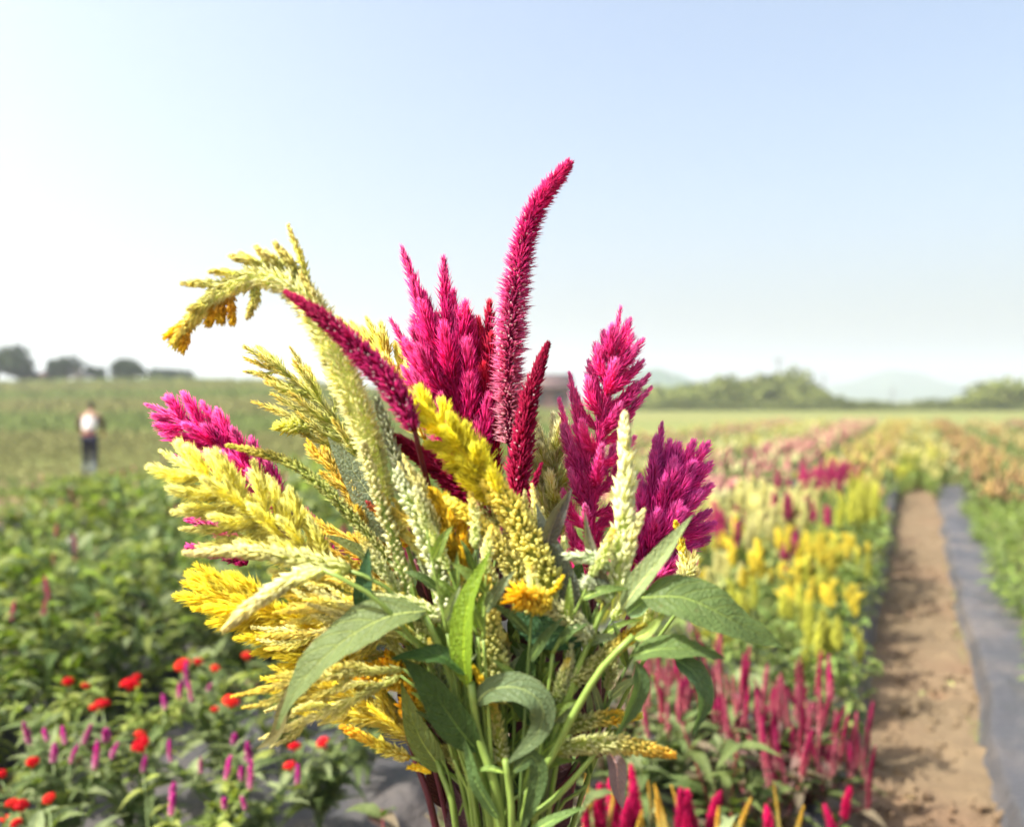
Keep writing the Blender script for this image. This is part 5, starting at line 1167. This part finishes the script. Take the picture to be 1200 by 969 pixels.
# --- bright yellow burst with pale spike
a = Stem("bright yellow starry tuft at the end of a pale spike", [(640, 970, .80), (665, 830, .79), (692, 745, .785)], STG, 3.6)
a.spike([(694, 748, .785), (668, 724, .785), (640, 708, .785)], [(0, 13), (.5, 15), (1, 10)], 260, 11, 4.4, [(0, (0.62, 0.66, 0.46)), (1, (0.62, 0.6, 0.3))], (0.3, 0.36, 0.14), .8, .4)
a.spike([(645, 708, .782), (625, 702, .775), (606, 698, .768)], [(0, 12), (.5, 22), (.9, 20), (1, 10)], 260, 16, 5, [(0, YELLOW), (1, (0.92, 0.60, 0.01))], (0.7, 0.4, 0.01), 1.15, .2, name="flower_tuft")
a.spike([(640, 698, .78), (652, 688, .78), (660, 675, .78)], [(0, 3), (.5, 4), (1, 1)], 50, 7, 3, [(0, GOLD), (1, GOLD)], GOLD, .4, name="spikelet")
# --- crisp cream spike right
a = Stem("crisp upright cream white spike in front of the jagged magenta plume", [(625, 970, .80), (660, 830, .79), (700, 730, .79), (722, 690, .79)], STG, 4.6)
a.spike([(724, 692, .79), (728, 640, .79), (733, 570, .79), (732, 487, .79)], [(0, 23), (.25, 22), (.5, 15), (.72, 10), (.9, 6), (1, 1.5)], 420, 16, 7.0, [(0, (0.66, 0.70, 0.44)), (.35, (0.82, 0.83, 0.56)), (.75, (0.90, 0.88, 0.56)), (1, (0.92, 0.88, 0.58))], (0.46, 0.54, 0.18), .62, .3)
a.spike([(735, 655, .782), (742, 625, .782), (754, 598, .782)], [(0, 7), (.4, 8), (.8, 4), (1, 1)], 110, 12, 5, [(0, (0.8, 0.8, 0.5)), (1, (0.9, 0.86, 0.5))], (0.5, 0.55, 0.2), .5, name="spikelet")
a.spike([(718, 700, .785), (700, 690, .785), (688, 682, .78)], [(0, 10), (.5, 13), (1, 5)], 120, 12, 4.2, [(0, (0.6, 0.66, 0.46)), (1, (0.7, 0.74, 0.56))], (0.3, 0.4, 0.16), .9, name="flower_tuft")
a.spike([(715, 668, .785), (695, 655, .785), (668, 652, .785)], [(0, 8), (.5, 9), (1, 4)], 120, 11, 3.8, [(0, (0.6, 0.66, 0.46)), (1, (0.66, 0.72, 0.54))], (0.3, 0.4, 0.16), .7, name="spikelet")
a.leaf([(728, 715, .78), (745, 690, .775), (775, 652, .77), (812, 603, .77)], 27, (-.5, -.75, .45), (0.22, 0.29, 0.13), .5, .03, label="pale upright leaf folded along its midrib", seed=6)
a.leaf([(735, 720, .78), (760, 700, .775), (775, 690, .775)], 26, (-.3, -.8, .5), (0.16, 0.26, 0.12), .3, .03, seed=7)
a.leaf([(715, 715, .79), (705, 690, .79), (690, 640, .79), (685, 600, .795)], 20, (.4, -.9, .2), (0.20, 0.2, 0.15), .5, .02, seed=8)
a.leaf([(705, 660, .80), (715, 630, .80), (740, 605, .80)], 12, (0, -.8, .6), (0.3, 0.24, 0.26), .4, .02, label="thin lilac grey leaf", seed=9)
# --- small cream plume behind leaf right
a = Stem("small cream plume with one golden bract behind the pale upright leaf", [(670, 970, .92), (740, 800, .91), (805, 700, .9)], STG, 3.4)
a.plume([(800, 715, .90), (804, 690, .90), (806, 650, .90)], [(0, 16), (.6, 12), (1, 4)], 9, 36, 6, CST, (0.5, 0.5, 0.16), [], 45, 10, 3.4)
a.spike([(806, 665, .90), (800, 645, .90), (792, 612, .90)], [(0, 4), (.4, 7), (1, 1.5)], 70, 9, 4, [(0, YGREEN), (1, GOLD)], GOLD, .4, name="spikelet")
# --- big right leaves
a = Stem("green stem bearing the broad shadowed leaf that points right", [(612, 970, .78), (650, 880, .77), (700, 790, .765), (742, 745, .76)], STG, 5.2, foot=598)
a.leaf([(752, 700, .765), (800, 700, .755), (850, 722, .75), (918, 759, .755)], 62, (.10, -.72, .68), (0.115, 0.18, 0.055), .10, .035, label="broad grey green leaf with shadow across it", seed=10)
a.leaf([(740, 768, .765), (775, 760, .755), (815, 762, .75), (850, 772, .755)], 40, (.05, -.45, .9), (0.105, 0.17, 0.05), .2, .04, seed=11)
a.leaf([(790, 770, .755), (815, 790, .75), (825, 820, .75), (812, 862, .755)], 30, (.5, -.8, .3), (0.06, 0.11, 0.05), .3, .03, seed=12)
a.leaf([(745, 775, .765), (750, 800, .76), (740, 830, .755), (722, 862, .755)], 26, (.5, -.85, .1), (0.07, 0.12, 0.045), .3, .03, seed=13)
a.leaf([(742, 750, .765), (760, 740, .76), (780, 715, .76)], 12, (0, -.8, .5), (0.22, 0.3, 0.08), .4, .02, seed=14)
a = Stem("yellow tipped budded spike emerging left of the broad shadowed leaf", [(608, 970, .80), (640, 860, .79), (680, 800, .79)], STG, 3.2)
a.spike([(672, 798, .79), (700, 775, .79), (725, 755, .79), (754, 733, .79)], [(0, 13), (.5, 12), (.8, 9), (1, 2)], 330, 9, 4.2, [(0, (0.56, 0.58, 0.30)), (.5, (0.62, 0.6, 0.24)), (.75, (0.78, 0.58, 0.03)), (1, YELLOW)], (0.3, 0.34, 0.08), .8, .45)
a = Stem("upper of two yellow tipped spikes pointing right near bottom", [(590, 970, .81), (610, 900, .80), (635, 870, .80)], STG, 3.2)
a.spike([(620, 872, .80), (665, 852, .80), (705, 842, .80), (750, 838, .80)], [(0, 13), (.5, 12), (.8, 9), (1, 2)], 330, 9, 4.4, [(0, (0.34, 0.38, 0.14)), (.55, (0.58, 0.58, 0.28)), (.75, (0.76, 0.54, 0.05)), (1, YELLOW)], (0.24, 0.28, 0.06), .8, .45, bead=False)
a = Stem("lower of two yellow tipped spikes with pale beaded buds near bottom", [(590, 980, .79), (615, 930, .785), (650, 885, .78)], STG, 3.2)
a.spike([(652, 880, .78), (690, 872, .78), (735, 872, .78), (790, 884, .78)], [(0, 10), (.3, 14), (.65, 11), (.85, 8), (1, 2)], 330, 10, 4.8, [(0, (0.5, 0.52, 0.26)), (.45, (0.62, 0.62, 0.34)), (.62, (0.66, 0.56, 0.16)), (1, (0.78, 0.52, 0.06))], (0.3, 0.34, 0.08), .85, .45)
a.twig([(600, 970, .785), (650, 935, .78), (700, 880, .78)], 4.2)
# --- lime leaf and front leaves
a = Stem("thick green stem with bright lime upright leaf at the front", [(588, 975, .78), (560, 860, .775), (552, 800, .77)], STG, 6.4, foot=600)
a.leaf([(548, 805, .77), (543, 760, .765), (548, 705, .765), (574, 646, .77)], 34, (-.55, -.8, .1), (0.22, 0.36, 0.03), .35, .02, label="bright lime green upright leaf", seed=15)
a.leaf([(548, 790, .77), (520, 770, .765), (490, 768, .765), (455, 772, .77)], 34, (0, -.35, .95), (0.05, 0.11, 0.03), .2, .03, seed=16)
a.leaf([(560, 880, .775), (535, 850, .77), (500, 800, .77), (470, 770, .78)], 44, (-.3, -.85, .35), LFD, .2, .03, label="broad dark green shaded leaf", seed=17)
a = Stem("green stem carrying the big curved leaf that sweeps left", [(575, 975, .80), (548, 860, .785), (520, 770, .78), (498, 722, .775)], STG, 5.4, foot=590)
a.leaf([(500, 716, .775), (455, 722, .765), (400, 752, .755), (352, 800, .755), (325, 855, .76)], 60, (-.35, -.62, .7), (0.16, 0.22, 0.08), .22, .04, label="big sunlit leaf curving down to the left", seed=18)
a.leaf([(345, 800, .765), (335, 830, .765), (322, 862, .77), (300, 878, .775)], 20, (-.3, -.8, .2), (0.16, 0.15, 0.06), .3, .03, seed=19)
a.leaf([(428, 722, .80), (426, 695, .79), (430, 660, .79), (432, 640, .79)], 24, (-.2, -.95, .2), (0.04, 0.10, 0.045), .3, .02, seed=20)
a = Stem("pale green stem with a leaf curled over like a ribbon", [(600, 980, .765), (596, 920, .76), (592, 890, .755)], STG, 5.0, foot=604)
a.leaf([(556, 826, .775), (575, 808, .765), (610, 806, .755), (636, 828, .75), (628, 862, .755), (592, 896, .765)], 34, (.1, -.80, .55), (0.15, 0.22, 0.10), .15, .02, label="curled ribbon like leaf", seed=21)
a.leaf([(602, 905, .765), (622, 885, .76), (632, 905, .76), (620, 950, .765), (606, 985, .77)], 22, (-.2, -.95, .1), (0.10, 0.17, 0.06), .3, .03, seed=22)
a.leaf([(585, 960, .77), (560, 920, .765), (548, 880, .77), (540, 850, .775)], 17, (-.4, -.9, .1), (0.09, 0.16, 0.05), .3, .03, seed=23)
a.leaf([(612, 985, .765), (640, 965, .76), (672, 950, .76), (688, 946, .765)], 14, (0, -.6, .8), (0.12, 0.2, 0.06), .3, .03, seed=24)
a.leaf([(590, 905, .765), (572, 900, .765), (555, 905, .77)], 8, (0, -.6, .8), (0.16, 0.25, 0.06), .3, .03, seed=25)
a = Stem("green stem with dark rounded leaf beneath the yellow starry tuft", [(630, 970, .83), (655, 850, .82), (690, 755, .81)], STG, 4.4)
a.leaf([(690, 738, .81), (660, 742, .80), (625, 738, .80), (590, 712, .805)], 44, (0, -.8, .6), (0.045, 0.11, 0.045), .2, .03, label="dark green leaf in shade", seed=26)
a.leaf([(690, 740, .82), (668, 700, .82), (645, 640, .82), (628, 590, .82)], 34, (-.1, -.95, .1), (0.10, 0.12, 0.10), .15, .02, label="dull grey purple leaf", seed=27)
a.leaf([(640, 640, .815), (650, 610, .81), (670, 572, .81)], 22, (.3, -.9, .2), (0.12, 0.12, 0.11), .4, .02, seed=28)
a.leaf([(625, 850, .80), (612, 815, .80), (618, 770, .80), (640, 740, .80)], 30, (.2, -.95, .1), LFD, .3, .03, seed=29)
a = Stem("maroon purple stem slanting at the left edge of the bundle", [(512, 975, .84), (490, 900, .845), (478, 860, .85)], STMAR, 5.5, foot=560)
a.leaf([(480, 870, .85), (500, 830, .86), (505, 780, .87)], 26, (0, -1, .1), LFM, .3, .03, seed=30)
a = Stem("straight light green stem at the left front of the bundle", [(535, 975, .82), (520, 915, .825), (512, 890, .83)], STG, 5.0, foot=565)
a.leaf([(512, 895, .83), (498, 870, .83), (490, 840, .835)], 20, (0, -1, .1), (.17, .24, .07), .3, .03, seed=31)
a = Stem("thick pale green stem near the middle of the bundle", [(578, 975, .80), (566, 900, .80), (555, 840, .81), (530, 760, .83)], STG, 7.0, foot=590)
a.leaf([(545, 810, .815), (560, 780, .82), (575, 740, .83)], 30, (.2, -1, .1), LFD, .3, .03, seed=32)
# dull golden cluster lower left
a = Stem("dull gold drying flower cluster beside the broad dark leaf", [(560, 970, .88), (520, 880, .88), (490, 840, .87)], STG, 3.6)
for q in ([(470, 800, .86), (450, 792, .855), (424, 788, .85)], [(480, 805, .865), (465, 785, .86), (450, 772, .86)], [(498, 842, .85), (488, 832, .845), (474, 828, .84)], [(505, 835, .86), (495, 815, .855), (485, 800, .85)]):
    a.spike(q, [(0, 14), (.5, 19), (1, 12)], 260, 9, 4.6, [(0, (0.50, 0.44, 0.08)), (.6, (0.66, 0.48, 0.03)), (1, (0.78, 0.46, 0.01))], (0.36, 0.3, 0.03), 1.1, .4, bead=True, name="flower_tuft")
a = Stem("small dry budded spike low inside the dark centre of bouquet", [(590, 970, .86), (560, 900, .85), (545, 885, .84)], STG, 2.6)
a.spike([(550, 905, .84), (535, 890, .84), (522, 878, .84)], [(0, 8), (.5, 11), (1, 5)], 90, 10, 3, [(0, (.4, .4, .16)), (1, (.5, .48, .2))], (.24, .26, .07), .9)
a.spike([(600, 840, .86), (635, 815, .86), (668, 790, .86)], [(0, 10), (.5, 12), (1, 4)], 160, 9, 4, [(0, (.3, .32, .10)), (1, (.42, .42, .14))], (.2, .24, .05), .9)
# lilac leaf hanging low right
a = Stem("maroon stem with lilac leaf hanging low on the right side", [(640, 975, .82), (680, 900, .81), (712, 880, .80)], STMAR, 3.0)
a.leaf([(712, 878, .80), (722, 895, .795), (724, 920, .795), (730, 948, .80)], 22, (.1, -.95, .2), (0.26, 0.19, 0.21), .35, .03, label="lilac grey drooping leaf", seed=33)
# dark maroon stems and leaves filling the heart of the bundle
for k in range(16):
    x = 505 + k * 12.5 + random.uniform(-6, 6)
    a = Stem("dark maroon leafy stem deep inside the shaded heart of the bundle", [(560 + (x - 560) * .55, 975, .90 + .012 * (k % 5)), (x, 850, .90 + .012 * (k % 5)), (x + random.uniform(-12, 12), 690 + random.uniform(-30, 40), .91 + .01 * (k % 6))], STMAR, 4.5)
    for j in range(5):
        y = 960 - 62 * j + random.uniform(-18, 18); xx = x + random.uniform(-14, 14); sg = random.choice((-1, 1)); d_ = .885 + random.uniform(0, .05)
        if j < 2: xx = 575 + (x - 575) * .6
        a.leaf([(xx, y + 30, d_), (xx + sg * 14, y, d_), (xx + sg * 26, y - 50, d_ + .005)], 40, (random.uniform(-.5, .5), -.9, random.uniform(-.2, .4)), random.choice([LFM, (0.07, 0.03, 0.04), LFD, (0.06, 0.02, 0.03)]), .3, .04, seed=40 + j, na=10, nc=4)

# fine pale sprigs filling the left and centre
for k in range(26):
    bx, by = random.uniform(455, 540), random.uniform(690, 800); an = R(random.uniform(142, 205)); ln = random.uniform(90, 210)
    if k % 3 == 2: bx, by, an, ln = random.uniform(470, 640), random.uniform(640, 720), R(random.uniform(75, 150)), random.uniform(70, 130)
    tx, ty = bx + math.cos(an) * ln, by - math.sin(an) * ln; d0 = random.uniform(.80, .90)
    yel = k % 2
    a = Stem("slender yellow feathery sprig among the larger plumes" if yel else "slender cream green feathery sprig among the larger plumes", [(570, 970, d0 + .02), (548, 860, d0 + .01), (bx, by, d0)], STG, 2.2)
    q1 = ((bx + tx) / 2 + random.uniform(-8, 8), (by + ty) / 2 - random.uniform(-4, 10), d0)
    a.spike([(bx, by, d0), q1, (tx, ty, d0)], [(0, 4), (.35, 7), (.75, 5), (1, 1)], int(ln * 2.4), 13, 2.3, [(0, (0.58, 0.60, 0.26)), (.5, (0.88, 0.80, 0.34) if yel else (0.84, 0.82, 0.5)), (1, (0.92, 0.76, 0.10) if yel else (0.92, 0.86, 0.4))], (0.5, 0.52, 0.16), .5)
    for j in range(4):
        f = .15 + .17 * j; x0, y0 = bx + (tx - bx) * f, by + (ty - by) * f; sg = 1 if j % 2 else -1; a2 = an + sg * .45; l2 = ln * .3
        a.spike([(x0, y0, d0), (x0 + math.cos(a2) * l2 * .5, y0 - math.sin(a2) * l2 * .5, d0), (x0 + math.cos(a2 - sg * .2) * l2, y0 - math.sin(a2 - sg * .2) * l2, d0)], [(0, 3), (.4, 5), (1, 1)], int(l2 * 2), 11, 2.2, [(0, (0.7, 0.68, 0.3)), (1, (0.92, 0.78, 0.14) if yel else (0.9, 0.85, 0.45))], (0.5, 0.52, 0.16), .5, name="spikelet")

# narrow leaves, thin bud spikes and stems packed through the centre
for k in range(24):
    bx, by = random.uniform(520, 690), random.uniform(740, 940); lean = (bx - 600) * .45 + random.uniform(-25, 25); ln = random.uniform(70, 130); d0 = random.uniform(.775, .83)
    tx, ty = bx + lean, by - ln
    a = Stem("thin green stem with narrow leaves and a pale budded tip, packed in the bouquet centre", [(598 + (bx - 598) * .5, 985, d0 + .01), (bx, by, d0)], random.choice([STG, (0.24, 0.34, 0.07), STDK]), 2.8)
    a.twig([(bx, by, d0), ((bx + tx) / 2, (by + ty) / 2 + 4, d0), (tx, ty, d0)], 2.2)
    dx, dy = (tx - bx) / ln, (ty - by) / ln; l2 = random.uniform(35, 75)
    a.spike([(tx, ty, d0), (tx + dx * l2 * .5, ty + dy * l2 * .5, d0), (tx + dx * l2 + random.uniform(-8, 8), ty + dy * l2, d0)], [(0, 6), (.4, 8), (.8, 5), (1, 1.5)], int(l2 * 2.6), 8, 4.0, [(0, (0.62, 0.66, 0.36)), (.6, (0.78, 0.78, 0.46)), (1, random.choice([(0.9, 0.74, 0.12), (0.85, 0.85, 0.55)]))], (0.4, 0.48, 0.16), .8, .4)
    for j in range(3):
        f = .1 + .3 * j; x0, y0 = bx + (tx - bx) * f, by + (ty - by) * f; sg = 1 if (j + k) % 2 else -1; l3 = random.uniform(40, 75); a3 = math.atan2(-dy, dx) + sg * random.uniform(.4, .9)
        x2, y2 = x0 + math.cos(a3) * l3, y0 - math.sin(a3) * l3 + random.uniform(0, 14)
        a.leaf([(x0, y0, d0), ((x0 + x2) / 2, (y0 + y2) / 2 - 5, d0 - .006), (x2, y2, d0 - .002)], random.uniform(8, 15), (random.uniform(-.5, .3), -.85, random.uniform(.1, .7)), random.choice([(0.12, 0.19, 0.05), (0.18, 0.27, 0.06), (0.07, 0.12, 0.035), (0.2, 0.26, 0.13)]), .4, .03, seed=60 + j, na=10, nc=4)
